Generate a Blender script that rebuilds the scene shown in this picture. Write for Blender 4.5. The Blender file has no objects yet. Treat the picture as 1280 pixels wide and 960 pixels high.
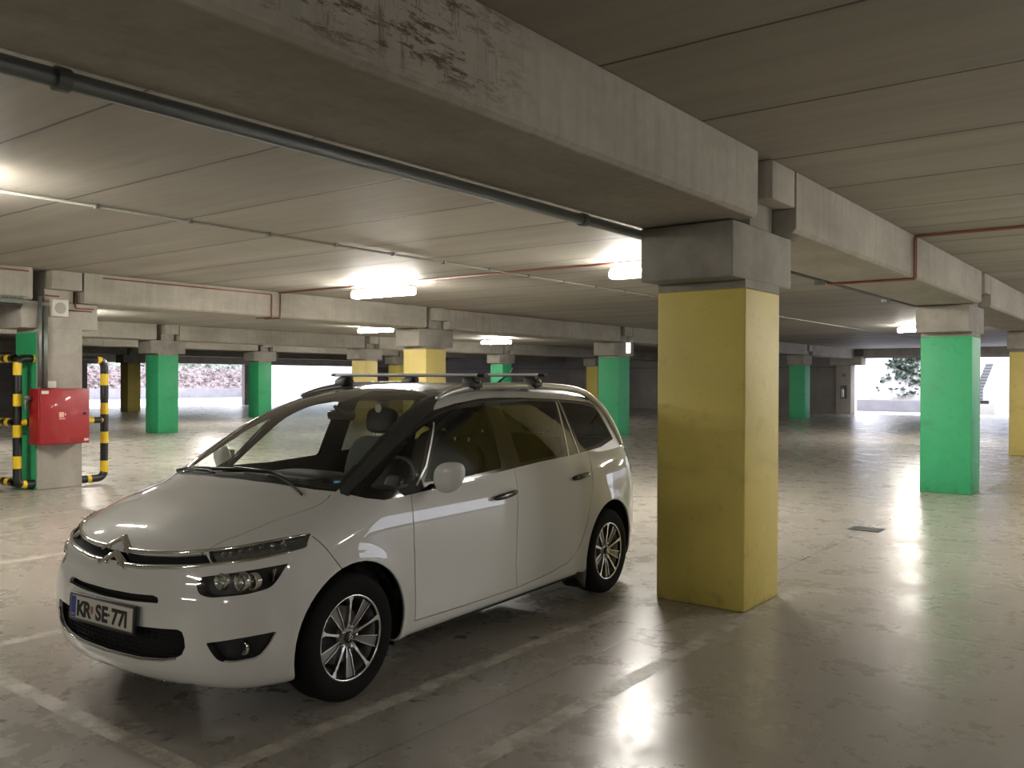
import bpy, bmesh, math, random
import numpy as np
from mathutils import Vector, Matrix
random.seed(7)
C = bpy.data.collections.new('Scene_objects'); bpy.context.scene.collection.children.link(C)
PI = math.pi

# ---------------------------------------------------------------- materials
def new_mat(name):
    m = bpy.data.materials.new(name); m.use_nodes = True
    nt = m.node_tree; nt.nodes.clear()
    out = nt.nodes.new('ShaderNodeOutputMaterial')
    b = nt.nodes.new('ShaderNodeBsdfPrincipled'); nt.links.new(b.outputs[0], out.inputs[0])
    return m, nt, b, out
def N(nt, t, **kw):
    n = nt.nodes.new('ShaderNode' + t)
    for k, v in kw.items(): setattr(n, k, v)
    return n
def setin(nt, sock, v):
    if hasattr(v, 'node') or isinstance(v, bpy.types.NodeSocket): nt.links.new(v, sock)
    else: sock.default_value = v
def rgb(c): return (c[0], c[1], c[2], 1)
def math_(nt, op, a, b=None, clamp=False):
    n = N(nt, 'Math', operation=op); n.use_clamp = clamp
    setin(nt, n.inputs[0], a)
    if b is not None: setin(nt, n.inputs[1], b)
    return n.outputs[0]
def mix_(nt, f, a, b, bt='MIX'):
    n = N(nt, 'MixRGB', blend_type=bt)
    setin(nt, n.inputs[0], f)
    setin(nt, n.inputs[1], a if not isinstance(a, tuple) else rgb(a))
    setin(nt, n.inputs[2], b if not isinstance(b, tuple) else rgb(b))
    return n.outputs[0]
def ramp_(nt, v, p0, p1, c0=0., c1=1.):
    n = N(nt, 'MapRange'); n.clamp = True
    setin(nt, n.inputs[0], v); n.inputs[1].default_value = p0; n.inputs[2].default_value = p1
    n.inputs[3].default_value = c0; n.inputs[4].default_value = c1
    return n.outputs[0]
def pos_(nt, scale=(1, 1, 1), off=(0, 0, 0)):
    g = N(nt, 'NewGeometry'); m = N(nt, 'Mapping')
    nt.links.new(g.outputs['Position'], m.inputs[0])
    m.inputs['Scale'].default_value = scale; m.inputs['Location'].default_value = off
    return m.outputs[0]
def noise_(nt, vec, scale, detail=4, rough=.55):
    n = N(nt, 'TexNoise'); nt.links.new(vec, n.inputs['Vector'])
    n.inputs['Scale'].default_value = scale; n.inputs['Detail'].default_value = detail
    n.inputs['Roughness'].default_value = rough
    return n.outputs[0]
def bump_(nt, b, h, strength=.3, dist=.01):
    n = N(nt, 'Bump'); n.inputs['Strength'].default_value = strength; n.inputs['Distance'].default_value = dist
    nt.links.new(h, n.inputs['Height']); nt.links.new(n.outputs[0], b.inputs['Normal'])
def P_(name, col, rough=.5, metal=0., coat=0., bump=0., bscale=60., var=0.):
    m, nt, b, o = new_mat(name)
    b.inputs['Base Color'].default_value = rgb(col); b.inputs['Roughness'].default_value = rough
    b.inputs['Metallic'].default_value = metal; b.inputs['Coat Weight'].default_value = coat
    b.inputs['Coat Roughness'].default_value = .04
    if var or bump:
        p = pos_(nt); n = noise_(nt, p, bscale)
        if var:
            f = ramp_(nt, n, .3, .7)
            nt.links.new(mix_(nt, f, tuple(c * (1 - var) for c in col), tuple(min(1, c * (1 + var)) for c in col)), b.inputs['Base Color'])
        if bump: bump_(nt, b, n, bump, .004)
    return m
def emis(name, col, s):
    m, nt, b, o = new_mat(name)
    b.inputs['Base Color'].default_value = rgb(col); b.inputs['Emission Color'].default_value = rgb(col)
    b.inputs['Emission Strength'].default_value = s
    return m
def concrete(name, base, dark, streak=(1, 1, 1), sc=2.2, pits=.5, drip=False, rough=.85, stain=False):
    m, nt, b, o = new_mat(name)
    p = pos_(nt); ps = pos_(nt, streak)
    n1 = noise_(nt, ps, sc, 6, .62); n2 = noise_(nt, p, 14, 5, .6); n3 = noise_(nt, p, 70, 3, .6)
    f = ramp_(nt, n1, .32, .68); c = mix_(nt, f, dark, base)
    c = mix_(nt, ramp_(nt, n2, .35, .75, 0, .35), c, tuple(x * .62 for x in base))
    if drip:
        pd = pos_(nt, (9, 9, .7)); nd = noise_(nt, pd, 1.3, 5, .6)
        c = mix_(nt, ramp_(nt, nd, .50, .74, 0, .3), c, tuple(x * .55 for x in dark))
        pl = pos_(nt, (9, 9, .5), (3, 1, 0)); nl = noise_(nt, pl, 1.7, 4, .6)
        c = mix_(nt, ramp_(nt, nl, .56, .75, 0, .22), c, tuple(min(1, x * 1.3) for x in base))
    if stain:
        sx = N(nt, 'SeparateXYZ'); nt.links.new(p, sx.inputs[0])
        my = ramp_(nt, math_(nt, 'ABSOLUTE', math_(nt, 'SUBTRACT', sx.outputs[1], 2.35)), .35, .95, 1, 0)
        mz = ramp_(nt, sx.outputs[2], 2.80, 2.9)
        ns = noise_(nt, pos_(nt, (1, 2.2, 9)), 3.2, 7, .75); nh = noise_(nt, pos_(nt, (1, 14, 2.)), 1.6, 5, .7)
        sm = math_(nt, 'MULTIPLY', math_(nt, 'MULTIPLY', my, mz), math_(nt, 'MAXIMUM', ramp_(nt, ns, .50, .60), math_(nt, 'MULTIPLY', ramp_(nt, nh, .56, .66), .7)))
        c = mix_(nt, math_(nt, 'MULTIPLY', sm, .95), c, (.075, .045, .022))
    v = N(nt, 'TexVoronoi'); nt.links.new(p, v.inputs['Vector']); v.inputs['Scale'].default_value = 22
    pit = ramp_(nt, v.outputs['Distance'], .03, .09, 1, 0)
    pit = math_(nt, 'MULTIPLY', pit, ramp_(nt, noise_(nt, p, 3, 2), .52, .6))
    c = mix_(nt, math_(nt, 'MULTIPLY', pit, pits), c, (.03, .027, .022))
    nt.links.new(c, b.inputs['Base Color']); b.inputs['Roughness'].default_value = rough
    h = math_(nt, 'ADD', math_(nt, 'MULTIPLY', n3, .5), math_(nt, 'MULTIPLY', n2, .8))
    bump_(nt, b, h, .35, .012)
    return m
def paint_on_concrete(name, col, edge=.0):
    m, nt, b, o = new_mat(name)
    p = pos_(nt); n1 = noise_(nt, p, 1.6, 5, .6); n2 = noise_(nt, p, 9, 5, .65); n3 = noise_(nt, p, 45, 3)
    c = mix_(nt, ramp_(nt, n1, .3, .7), tuple(x * .86 for x in col), col)
    c = mix_(nt, ramp_(nt, n2, .56, .74, 0, .38), c, tuple(x * .42 for x in col))
    v = N(nt, 'TexVoronoi'); nt.links.new(p, v.inputs['Vector']); v.inputs['Scale'].default_value = 9
    spot = math_(nt, 'MULTIPLY', ramp_(nt, v.outputs['Distance'], .02, .07, 1, 0), ramp_(nt, noise_(nt, p, 2, 2), .5, .56))
    c = mix_(nt, math_(nt, 'MULTIPLY', spot, .7), c, (.05, .045, .03))
    g = N(nt, 'NewGeometry'); s = N(nt, 'SeparateXYZ'); nt.links.new(g.outputs['Position'], s.inputs[0])
    low = math_(nt, 'MULTIPLY', ramp_(nt, s.outputs[2], .0, .22, 1, 0), ramp_(nt, n2, .35, .65))
    c = mix_(nt, math_(nt, 'MULTIPLY', low, .55), c, tuple(x * .4 for x in col))
    band = math_(nt, 'MULTIPLY', ramp_(nt, math_(nt, 'ABSOLUTE', math_(nt, 'SUBTRACT', s.outputs[2], 1.02)), .02, .16, 1, 0), ramp_(nt, noise_(nt, pos_(nt, (1, 1, 2.5)), 3, 5), .45, .68))
    c = mix_(nt, math_(nt, 'MULTIPLY', band, .35), c, tuple(x * .4 for x in col))
    nt.links.new(c, b.inputs['Base Color']); b.inputs['Roughness'].default_value = .55
    bump_(nt, b, math_(nt, 'ADD', n3, n2), .25, .008)
    return m

def car_coord_mat(name): pass
M = {}
M['conc'] = concrete('concrete_beam_grey', (.36, .335, .28), (.235, .215, .175), (1, .45, 1), 1.8, .5, True)
M['conc_stained'] = concrete('concrete_beam_stained', (.36, .335, .28), (.235, .215, .175), (1, .45, 1), 1.8, .5, True, .85, True)
M['conc_dark'] = concrete('concrete_corbel', (.30, .28, .24), (.19, .175, .145), (1, 1, 1), 2.5, .3)
M['conc_col'] = concrete('concrete_bare_pillar', (.40, .37, .32), (.27, .25, .215), (1, 1, .6), 2.2, .4)
M['wall'] = concrete('concrete_wall', (.27, .25, .23), (.17, .155, .145), (.5, .5, 1), .8, .2, True)
M['yellow'] = paint_on_concrete('yellow_wall_paint', (.56, .46, .105))
M['yellow_pale'] = paint_on_concrete('pale_yellow_wall_paint', (.62, .50, .15))
M['green'] = paint_on_concrete('green_wall_paint', (.035, .36, .145))
# ceiling
def ceiling_mat():
    m, nt, b, o = new_mat('hollow_core_slab_ceiling')
    p = pos_(nt); ps = pos_(nt, (.22, 2.6, 1))
    n1 = noise_(nt, ps, 1.1, 6, .65); n2 = noise_(nt, pos_(nt, (.5, 7, 1)), 2.0, 4, .6); n3 = noise_(nt, p, .35, 3)
    c = mix_(nt, ramp_(nt, n1, .3, .7), (.23, .21, .175), (.335, .31, .26))
    c = mix_(nt, ramp_(nt, n2, .45, .75, 0, .4), c, (.185, .17, .145))
    c = mix_(nt, ramp_(nt, n3, .35, .65, 0, .3), c, (.38, .35, .295))
    s = N(nt, 'SeparateXYZ'); nt.links.new(p, s.inputs[0])
    w = noise_(nt, p, 1.5, 3)
    yy = math_(nt, 'ADD', s.outputs[1], math_(nt, 'MULTIPLY', math_(nt, 'SUBTRACT', w, .5), .02))
    fr = math_(nt, 'FRACT', math_(nt, 'DIVIDE', math_(nt, 'SUBTRACT', yy, 2.62 - 1.18 * 40), 1.18))
    dist = math_(nt, 'MULTIPLY', math_(nt, 'MINIMUM', fr, math_(nt, 'SUBTRACT', 1., fr)), 1.18)
    seam = ramp_(nt, dist, .006, .016, 1, 0)
    soft = math_(nt, 'MULTIPLY', ramp_(nt, dist, .01, .12, 1, 0), ramp_(nt, noise_(nt, pos_(nt, (1.2, 5, 1)), 1), .4, .7))
    c = mix_(nt, math_(nt, 'MULTIPLY', soft, .4), c, (.13, .115, .095))
    c = mix_(nt, math_(nt, 'MULTIPLY', seam, .88), c, (.025, .02, .016))
    # each slab its own tone
    cell = math_(nt, 'FLOOR', math_(nt, 'DIVIDE', math_(nt, 'SUBTRACT', yy, 2.62 - 1.18 * 40), 1.18))
    wn = N(nt, 'TexWhiteNoise', noise_dimensions='1D'); nt.links.new(cell, wn.inputs['W'])
    c = mix_(nt, 1., c, mix_(nt, wn.outputs[0], (.86, .86, .86), (1.08, 1.08, 1.08)), 'MULTIPLY')
    nt.links.new(c, b.inputs['Base Color']); b.inputs['Roughness'].default_value = .62
    h = math_(nt, 'SUBTRACT', math_(nt, 'MULTIPLY', n2, .25), seam)
    bump_(nt, b, h, .5, .01)
    return m
M['ceiling'] = ceiling_mat()
CAR_O = (-4.296, 3.036)
def floor_mat():
    m, nt, b, o = new_mat('polished_concrete_floor')
    p = pos_(nt); s = N(nt, 'SeparateXYZ'); nt.links.new(p, s.inputs[0])
    n1 = noise_(nt, p, .45, 6, .6); n2 = noise_(nt, p, 2.3, 6, .65); n3 = noise_(nt, p, 11, 4, .6); n4 = noise_(nt, pos_(nt, (1.6, .45, 1)), 1.1, 5, .7)
    c = mix_(nt, ramp_(nt, n1, .3, .7), (.33, .305, .26), (.43, .40, .345))
    c = mix_(nt, ramp_(nt, n2, .42, .75, 0, .32), c, (.27, .245, .205))
    c = mix_(nt, ramp_(nt, n4, .5, .75, 0, .35), c, (.48, .45, .39))
    c = mix_(nt, ramp_(nt, n3, .55, .8, 0, .12), c, (.2, .18, .15))
    # expansion joints
    def joint(sock, off, per, wdt, warp):
        v = math_(nt, 'ADD', sock, math_(nt, 'MULTIPLY', math_(nt, 'SUBTRACT', warp, .5), .03))
        fr = math_(nt, 'FRACT', math_(nt, 'DIVIDE', math_(nt, 'SUBTRACT', v, off - per * 20), per))
        d = math_(nt, 'MULTIPLY', math_(nt, 'MINIMUM', fr, math_(nt, 'SUBTRACT', 1., fr)), per)
        return ramp_(nt, d, wdt * .4, wdt, 1, 0)
    j = math_(nt, 'MAXIMUM', joint(s.outputs[0], -2.84, 5.475, .009, n3), joint(s.outputs[1], 6.27, 4.13, .007, n3))
    c = mix_(nt, math_(nt, 'MULTIPLY', j, .72), c, (.05, .04, .03))
    # hairline cracks
    v = N(nt, 'TexVoronoi', feature='DISTANCE_TO_EDGE'); v.inputs['Scale'].default_value = .55
    vm = N(nt, 'VectorMath', operation='ADD'); nt.links.new(p, vm.inputs[0])
    nz = N(nt, 'TexNoise'); nt.links.new(p, nz.inputs['Vector']); nz.inputs['Scale'].default_value = 1.4; nz.inputs['Detail'].default_value = 5
    sc = N(nt, 'VectorMath', operation='SCALE'); nt.links.new(nz.outputs['Color'], sc.inputs[0]); sc.inputs['Scale'].default_value = .9
    nt.links.new(sc.outputs[0], vm.inputs[1]); nt.links.new(vm.outputs[0], v.inputs['Vector'])
    ck = math_(nt, 'MULTIPLY', ramp_(nt, v.outputs['Distance'], .002, .009, 1, 0), ramp_(nt, n1, .5, .58))
    c = mix_(nt, math_(nt, 'MULTIPLY', ck, .25), c, (.07, .055, .04))
    # damp dirt blotches round the parked car, and an evenly darker zone there
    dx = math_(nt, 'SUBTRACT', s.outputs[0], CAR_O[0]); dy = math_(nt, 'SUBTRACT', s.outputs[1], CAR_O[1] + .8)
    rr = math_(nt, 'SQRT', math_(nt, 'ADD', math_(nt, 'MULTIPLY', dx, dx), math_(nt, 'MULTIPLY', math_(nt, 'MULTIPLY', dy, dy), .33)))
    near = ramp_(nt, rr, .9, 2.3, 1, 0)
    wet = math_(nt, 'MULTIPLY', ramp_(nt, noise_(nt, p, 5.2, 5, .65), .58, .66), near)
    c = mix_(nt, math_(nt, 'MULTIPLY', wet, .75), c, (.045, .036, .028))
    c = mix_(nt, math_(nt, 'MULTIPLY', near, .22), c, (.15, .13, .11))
    # the floor colour gets darker towards the viewer
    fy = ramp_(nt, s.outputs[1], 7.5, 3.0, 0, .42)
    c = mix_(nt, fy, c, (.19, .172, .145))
    # small dark specks
    v2 = N(nt, 'TexVoronoi'); nt.links.new(p, v2.inputs['Vector']); v2.inputs['Scale'].default_value = 2.6
    spk = math_(nt, 'MULTIPLY', ramp_(nt, v2.outputs['Distance'], .03, .055, 1, 0), ramp_(nt, noise_(nt, p, .9, 2), .5, .55))
    c = mix_(nt, math_(nt, 'MULTIPLY', spk, .6), c, (.06, .05, .04))
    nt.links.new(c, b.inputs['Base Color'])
    r = ramp_(nt, n2, .3, .75, .20, .40)
    r = math_(nt, 'SUBTRACT', r, math_(nt, 'MULTIPLY', wet, .12))
    r = math_(nt, 'ADD', r, math_(nt, 'MULTIPLY', ramp_(nt, n3, .5, .8), .12))
    nt.links.new(r, b.inputs['Roughness']); b.inputs['Specular IOR Level'].default_value = .62
    h = math_(nt, 'SUBTRACT', math_(nt, 'ADD', math_(nt, 'MULTIPLY', n2, .5), math_(nt, 'MULTIPLY', n3, .25)), math_(nt, 'MULTIPLY', j, 1.))
    bump_(nt, b, h, .09, .01)
    return m
M['floor'] = floor_mat()
def worn_line_mat():
    m, nt, b, o = new_mat('worn_white_floor_paint')
    p = pos_(nt)
    b.inputs['Roughness'].default_value = .45
    n2 = noise_(nt, p, 3.2, 6, .7)
    nt.links.new(mix_(nt, ramp_(nt, n2, .3, .7), (.48, .44, .37), (.62, .58, .50)), b.inputs['Base Color'])
    t = N(nt, 'BsdfTransparent'); mx = N(nt, 'MixShader')
    f = ramp_(nt, noise_(nt, p, 5.5, 8, .75), .44, .66, .85, .22)
    nt.links.new(f, mx.inputs[0]); nt.links.new(b.outputs[0], mx.inputs[2]); nt.links.new(t.outputs[0], mx.inputs[1])
    nt.links.new(mx.outputs[0], o.inputs[0])
    return m
M['line'] = worn_line_mat()
M['tube_steel'] = P_('galvanised_conduit', (.20, .22, .20), .42, .6, var=.2, bscale=4)
M['pale_conduit'] = P_('pale_grey_conduit', (.27, .26, .225), .55)
M['grey_pipe'] = P_('grey_plastic_pipe', (.105, .115, .105), .45, var=.15, bscale=3)
M['copper'] = P_('brown_red_conduit', (.21, .075, .045), .45, .3)
M['red'] = P_('red_enamel', (.30, .013, .016), .38, 0, .2, var=.08, bscale=3)
M['black_gloss'] = P_('black_enamel', (.012, .012, .013), .32)
M['yellow_gloss'] = P_('yellow_enamel', (.72, .50, .015), .38)
M['white_plastic'] = P_('white_plastic', (.55, .53, .47), .5)
M['grey_grille'] = P_('grey_speaker_grille', (.33, .31, .27), .7, bump=.5, bscale=300)
M['steel'] = P_('bright_steel', (.6, .6, .6), .3, 1)
M['lamp'] = emis('fluorescent_diffuser', (1, .95, .87), 155)
M['lamp_dim'] = emis('fluorescent_diffuser_weak', (1, .95, .87), 74)
M['lamp_mid'] = emis('fluorescent_diffuser_side', (1, .95, .87), 110)
M['lamp_body'] = P_('lamp_housing_grey', (.5, .5, .48), .5)
M['embl'] = emis('emergency_lamp_lens', (1, .97, .9), 1.2)
M['cable'] = P_('black_cable', (.02, .02, .02), .5)
M['tray'] = P_('wire_cable_tray', (.17, .19, .16), .45, .7)

# ---------------------------------------------------------------- mesh building
def tag(o, label=None, cat=None, group=None, kind=None):
    if label: o['label'] = label
    if cat: o['category'] = cat
    if group: o['group'] = group
    if kind: o['kind'] = kind
    return o
def empty(name, loc=(0, 0, 0), rz=0, parent=None):
    o = bpy.data.objects.new(name, None); C.objects.link(o); o.location = loc; o.rotation_euler = (0, 0, rz)
    o.empty_display_size = .1
    if parent: o.parent = parent
    return o
def link(name, me, mat=None, parent=None, smooth=False, loc=(0, 0, 0)):
    o = bpy.data.objects.new(name, me); C.objects.link(o); o.location = loc
    if mat is not None:
        for mm in (mat if isinstance(mat, (list, tuple)) else [mat]): me.materials.append(mm)
    if smooth: me.polygons.foreach_set('use_smooth', [True] * len(me.polygons))
    if parent: o.parent = parent
    return o
class MB:
    def __init__(s): s.v = []; s.f = []; s.mi = []; s.cur = 0
    def add(s, vs, fs):
        k = len(s.v); s.v += [tuple(v) for v in vs]; s.f += [tuple(i + k for i in f) for f in fs]; s.mi += [s.cur] * len(fs); return s
    def box(s, a, b):
        x0, y0, z0 = a; x1, y1, z1 = b
        return s.add([(x0, y0, z0), (x1, y0, z0), (x1, y1, z0), (x0, y1, z0), (x0, y0, z1), (x1, y0, z1), (x1, y1, z1), (x0, y1, z1)],
                     [(0, 3, 2, 1), (4, 5, 6, 7), (0, 1, 5, 4), (1, 2, 6, 5), (2, 3, 7, 6), (3, 0, 4, 7)])
    def tube(s, path, r, n=12, cap=True, sy=1.):
        P = [Vector(p) for p in path]; rs = r if isinstance(r, (list, tuple)) else [r] * len(P)
        vs = []; fs = []; prev = None
        for i, p in enumerate(P):
            t = (P[min(i + 1, len(P) - 1)] - P[max(i - 1, 0)]).normalized()
            if prev is None:
                up = Vector((0, 0, 1)) if abs(t.z) < .9 else Vector((1, 0, 0)); a = t.cross(up).normalized()
            else: a = (prev - t * prev.dot(t)).normalized()
            prev = a; bb = t.cross(a)
            for k in range(n):
                th = 2 * PI * k / n; vs.append(p + a * math.cos(th) * rs[i] + bb * math.sin(th) * rs[i] * sy)
        for i in range(len(P) - 1):
            for k in range(n): fs.append((i * n + k, i * n + (k + 1) % n, (i + 1) * n + (k + 1) % n, (i + 1) * n + k))
        if cap: fs.append(tuple(range(n - 1, -1, -1))); fs.append(tuple((len(P) - 1) * n + k for k in range(n)))
        return s.add(vs, fs)
    def lathe(s, prof, axis='y', n=48, c=(0, 0, 0), closed=False):
        # prof: (offset along axis, radius)
        vs = []; fs = []
        for (t, r) in prof:
            for k in range(n):
                th = 2 * PI * k / n; u, w = r * math.cos(th), r * math.sin(th)
                vs.append({'y': (c[0] + u, c[1] + t, c[2] + w), 'z': (c[0] + u, c[1] + w, c[2] + t), 'x': (c[0] + t, c[1] + u, c[2] + w)}[axis])
        m = len(prof)
        for i in range(m if closed else m - 1):
            j = (i + 1) % m
            for k in range(n): fs.append((i * n + k, i * n + (k + 1) % n, j * n + (k + 1) % n, j * n + k))
        return s.add(vs, fs)
    def prism(s, poly, f0, f1):
        # poly: 2D pts; f0,f1 map (u,v)->3D for the two faces
        n = len(poly); vs = [f0(*p) for p in poly] + [f1(*p) for p in poly]
        fs = [tuple(range(n - 1, -1, -1)), tuple(range(n, 2 * n))] + [(i, (i + 1) % n, n + (i + 1) % n, n + i) for i in range(n)]
        return s.add(vs, fs)
    def build(s, name, mat, parent=None, smooth=False, bevel=0, loc=(0, 0, 0), seg=2, angle=None, recalc=True):
        me = bpy.data.meshes.new(name); me.from_pydata([tuple(v[i] - loc[i] for i in range(3)) for v in s.v], [], s.f)
        if isinstance(mat, (list, tuple)): me.polygons.foreach_set('material_index', s.mi)
        if recalc:
            bm = bmesh.new(); bm.from_mesh(me); bmesh.ops.recalc_face_normals(bm, faces=bm.faces); bm.to_mesh(me); bm.free()
        me.update(); o = link(name, me, mat, parent, smooth, loc)
        if bevel:
            md = o.modifiers.new('bevel', 'BEVEL'); md.width = bevel; md.segments = seg; md.limit_method = 'ANGLE'; md.angle_limit = .6
            md.harden_normals = False
            if seg > 1: me.polygons.foreach_set('use_smooth', [True] * len(me.polygons))
        if angle is not None:
            me.polygons.foreach_set('use_smooth', [True] * len(me.polygons)); me.set_sharp_from_angle(angle=angle)
        return o
def arc(c, r, a0, a1, n, ax=(0, 1)):
    return [(c[0] + r * math.cos(a0 + (a1 - a0) * i / n), c[1] + r * math.sin(a0 + (a1 - a0) * i / n)) for i in range(n + 1)]
def fillet(path, r, n=6):
    P = [Vector(p) for p in path]; out = [P[0]]
    for i in range(1, len(P) - 1):
        a = (P[i - 1] - P[i]); b = (P[i + 1] - P[i]); d = min(r, a.length * .45, b.length * .45)
        p0 = P[i] + a.normalized() * d; p1 = P[i] + b.normalized() * d
        for k in range(n + 1):
            t = k / n; out.append(p0 * (1 - t) ** 2 + P[i] * 2 * t * (1 - t) + p1 * t * t)
    out.append(P[-1]); return out
# ---------------------------------------------------------------- setting
ZC = 3.256
XL, XR, YB, YE = -46.5, 14., -14., 45.6
def struct(name, mb, mat, **k):
    o = mb.build(name, mat, **k); o['kind'] = 'structure'; return o
struct('floor', MB().box((XL, YB, -.2), (XR, YE + .4, 0)), M['floor'])
struct('ceiling', MB().box((XL - .3, YB, ZC), (XR, YE + .4, ZC + .3)), M['ceiling'])
w = MB(); w.box((XL - .3, YB, 0), (XL, 23.3, ZC)); w.box((XL - .3, 23.3, 2.66), (XL, 43.6, ZC)); w.box((XL - .3, 43.6, 0), (XL, YE + .4, ZC))
w.box((XL - .3, 33.15, 0), (XL, 33.75, 2.66))
struct('wall_left', w, M['wall'])
w = MB(); w.box((XL, YE, 0), (-14.1, YE + .4, ZC)); w.box((12.5, YE, 0), (XR, YE + .4, ZC)); w.box((-14.1, YE, 2.80), (12.5, YE + .4, ZC))
struct('wall_back', w, M['wall'])
struct('wall_right', MB().box((XR, YB, 0), (XR + .3, 22, ZC)).box((XR, 22, 2.9), (XR + .3, YE + .4, ZC)).box((XR, 22, 0), (XR + .3, YE + .4, .5)), M['wall'])
struct('wall_front', MB().box((XL, YB - .3, 0), (XR, YB, ZC)), M['wall'])

# ---------------------------------------------------------------- pillars (near corner x, y, colour)
CW, CD, ZT = .703, .663, 2.334
ROW = {1: -2.514, 2: -13.45, 3: -24.4, 4: -30.95, 5: -41.3}
YS = {1: [5.997, 14.30, 22.6, 30.9, 39.2], 2: [6.0, 14.33, 22.66, 31.0, 38.7], 3: [6.0, 14.36, 22.66, 31.0, 39.0], 4: [6.0, 14.3, 22.75, 31.0, 39.2], 5: [6.0, 14.3, 22.7, 31.0, 39.2]}
PILLARS = []  # row, index, colour, label
def pillar(row, k, colour, label, low=None):
    x, y = ROW[row], YS[row][k]
    root = empty('concrete_pillar', (x - CW / 2, y + CD / 2, 0))
    tag(root, label, 'pillar', 'pillars of the garage')
    L = (x - CW / 2, y + CD / 2, 0)
    def bl(mb, name, mat, **kw):
        mb.v = [(a - L[0], b - L[1], c) for a, b, c in mb.v]
        return mb.build(name, mat, root, **kw)
    if colour:
        bl(MB().box((x - CW, y, 0), (x, y + CD, ZT)), 'painted_shaft', M[colour], bevel=.012)
        bl(MB().box((x - CW + .004, y + .004, ZT), (x - .004, y + CD - .004, 2.42)), 'concrete_collar', M['conc_dark'])
    else:
        bl(MB().box((x - CW, y, 0), (x, y + CD, 2.42)), 'shaft', M['conc_col'], bevel=.012)
        bl(MB().box((x - CW - .003, y - .004, 0), (x - .03, y + .001, ZT)).box((x - CW - .004, y, 0), (x - CW + .001, y + CD, ZT)), 'painted_sides', M['green'])
    # corbel block under both beam ends
    cm = M['conc_dark'] if colour else M['conc_col']
    o = bl(MB().box((x - CW - .02, y - .235, 2.392), (x + .004, y + CD + .235, 2.79)), 'corbel', cm, bevel=.015)
    bl(MB().box((x - CW + .03, y + .10, 2.79), (x - .012, y + .53, 2.985)), 'neck', cm, bevel=.01)
    bl(MB().box((x - CW - .04, y + .135, 2.975), (x + .141, y + .592, ZC)), 'cap_block', M['conc'], bevel=.012)
    return root
T = [
 (1, 0, 'yellow', 'large yellow painted concrete pillar standing right behind the white car'),
 (1, 1, 'green', 'green painted pillar second along the right hand beam, behind the big yellow pillar'),
 (1, 2, 'yellow_pale', 'pale yellow pillar cut by the right edge of the photo'),
 (2, 0, None, 'concrete pillar with one green side carrying the red hose cabinet and speaker'),
 (2, 1, 'yellow_pale', 'yellow pillar seen above the car roof, larger of the two in the middle'),
 (2, 2, 'green', 'green pillar just beyond the rear of the white car, left of the big yellow pillar'),
 (2, 4, 'green', 'small green pillar by the grey end wall, right of the big yellow pillar'),
 (3, 1, 'green', 'green pillar on the left beyond the bonnet, first one right of the hose cabinet'),
 (3, 2, 'yellow_pale', 'smaller yellow pillar behind the front roof bar of the car'),
 (3, 3, 'green', 'small green pillar seen above the roof bars under the third lamp'),
 (3, 4, 'yellow', 'narrow dim yellow pillar half hidden by the green pillar beyond the car'),
 (4, 2, 'green', 'green pillar beside the bright white opening above the windscreen'),
 (4, 3, 'yellow', 'sliver of dim yellow pillar left of the yellow pillar above the car roof'),
 (5, 2, 'yellow', 'dark olive yellow unlit pillar in front of the planted bank'),
 (2, 3, 'yellow_pale', 'yellow pillar hidden behind the big yellow pillar'),
]
for t in T: pillar(*t)
# green pillar filling the strip left of the bare concrete one is row 4, index 1

# ---------------------------------------------------------------- beams
rown = {1: 'nearest', 2: 'second', 3: 'third', 4: 'fourth', 5: 'farthest'}
def beam(row, ya, yb, label):
    x = ROW[row]
    mb = MB()
    xl, xr = x - .756, x + .141; c = .03
    poly = [(xl + c, 2.795), (xr - c, 2.795), (xr, 2.795 + c), (xr, ZC), (xl, ZC), (xl, 2.795 + c)]
    mb.prism(poly, lambda u, v: (u, ya, v), lambda u, v: (u, yb, v))
    mb.v = [(a - x, b - ya, c_) for a, b, c_ in mb.v]
    o = mb.build('concrete_beam', M['conc_stained' if row == 1 else 'conc'], None, bevel=.006, seg=1); o.location = (x, ya, 0)
    tag(o, label, 'beam', 'ceiling beams of the garage')
BL = {
 (1, -1): 'large stained concrete beam crossing the top of the photo to the big yellow pillar',
 (1, 0): 'concrete beam from the big yellow pillar to the green pillar on the right',
 (1, 1): 'concrete beam from the right hand green pillar to the pale yellow pillar at the photo edge',
 (1, 2): 'far end of the right hand beam line beyond the pale yellow edge pillar',
 (1, 3): 'last stretch of the right hand beam line by the far opening',
 (2, -1): 'concrete beam at the left edge above the cable tray, ending at the hose cabinet pillar',
 (2, 0): 'concrete beam from the hose cabinet pillar to the yellow pillar above the car',
 (2, 1): 'concrete beam from the yellow pillar above the car to the green pillar beyond it',
 (2, 2): 'concrete beam running behind the big yellow pillar from the green pillar',
 (2, 3): 'distant concrete beam right of the big yellow pillar, ending at the small green pillar',
 (2, 4): 'short bright concrete beam between the small green pillar and the end wall',
 (3, 0): 'beam of the third line ending at the green pillar right of the hose cabinet',
 (3, 1): 'beam between the left green pillar and the smaller yellow pillar',
 (3, 2): 'beam between the smaller yellow pillar and the small green pillar, behind the third lamp',
 (3, 3): 'dim beam past the small green pillar toward the narrow yellow pillar',
 (3, 4): 'last dim stretch of the third beam line at the end wall',
}
for (row, k), lab in BL.items():
    ys = YS[row]
    ya = ys[k] + .62 if k >= 0 else YB
    yb = ys[k + 1] - .13 if k + 1 < len(ys) else YE
    beam(row, ya, yb, lab)
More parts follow.
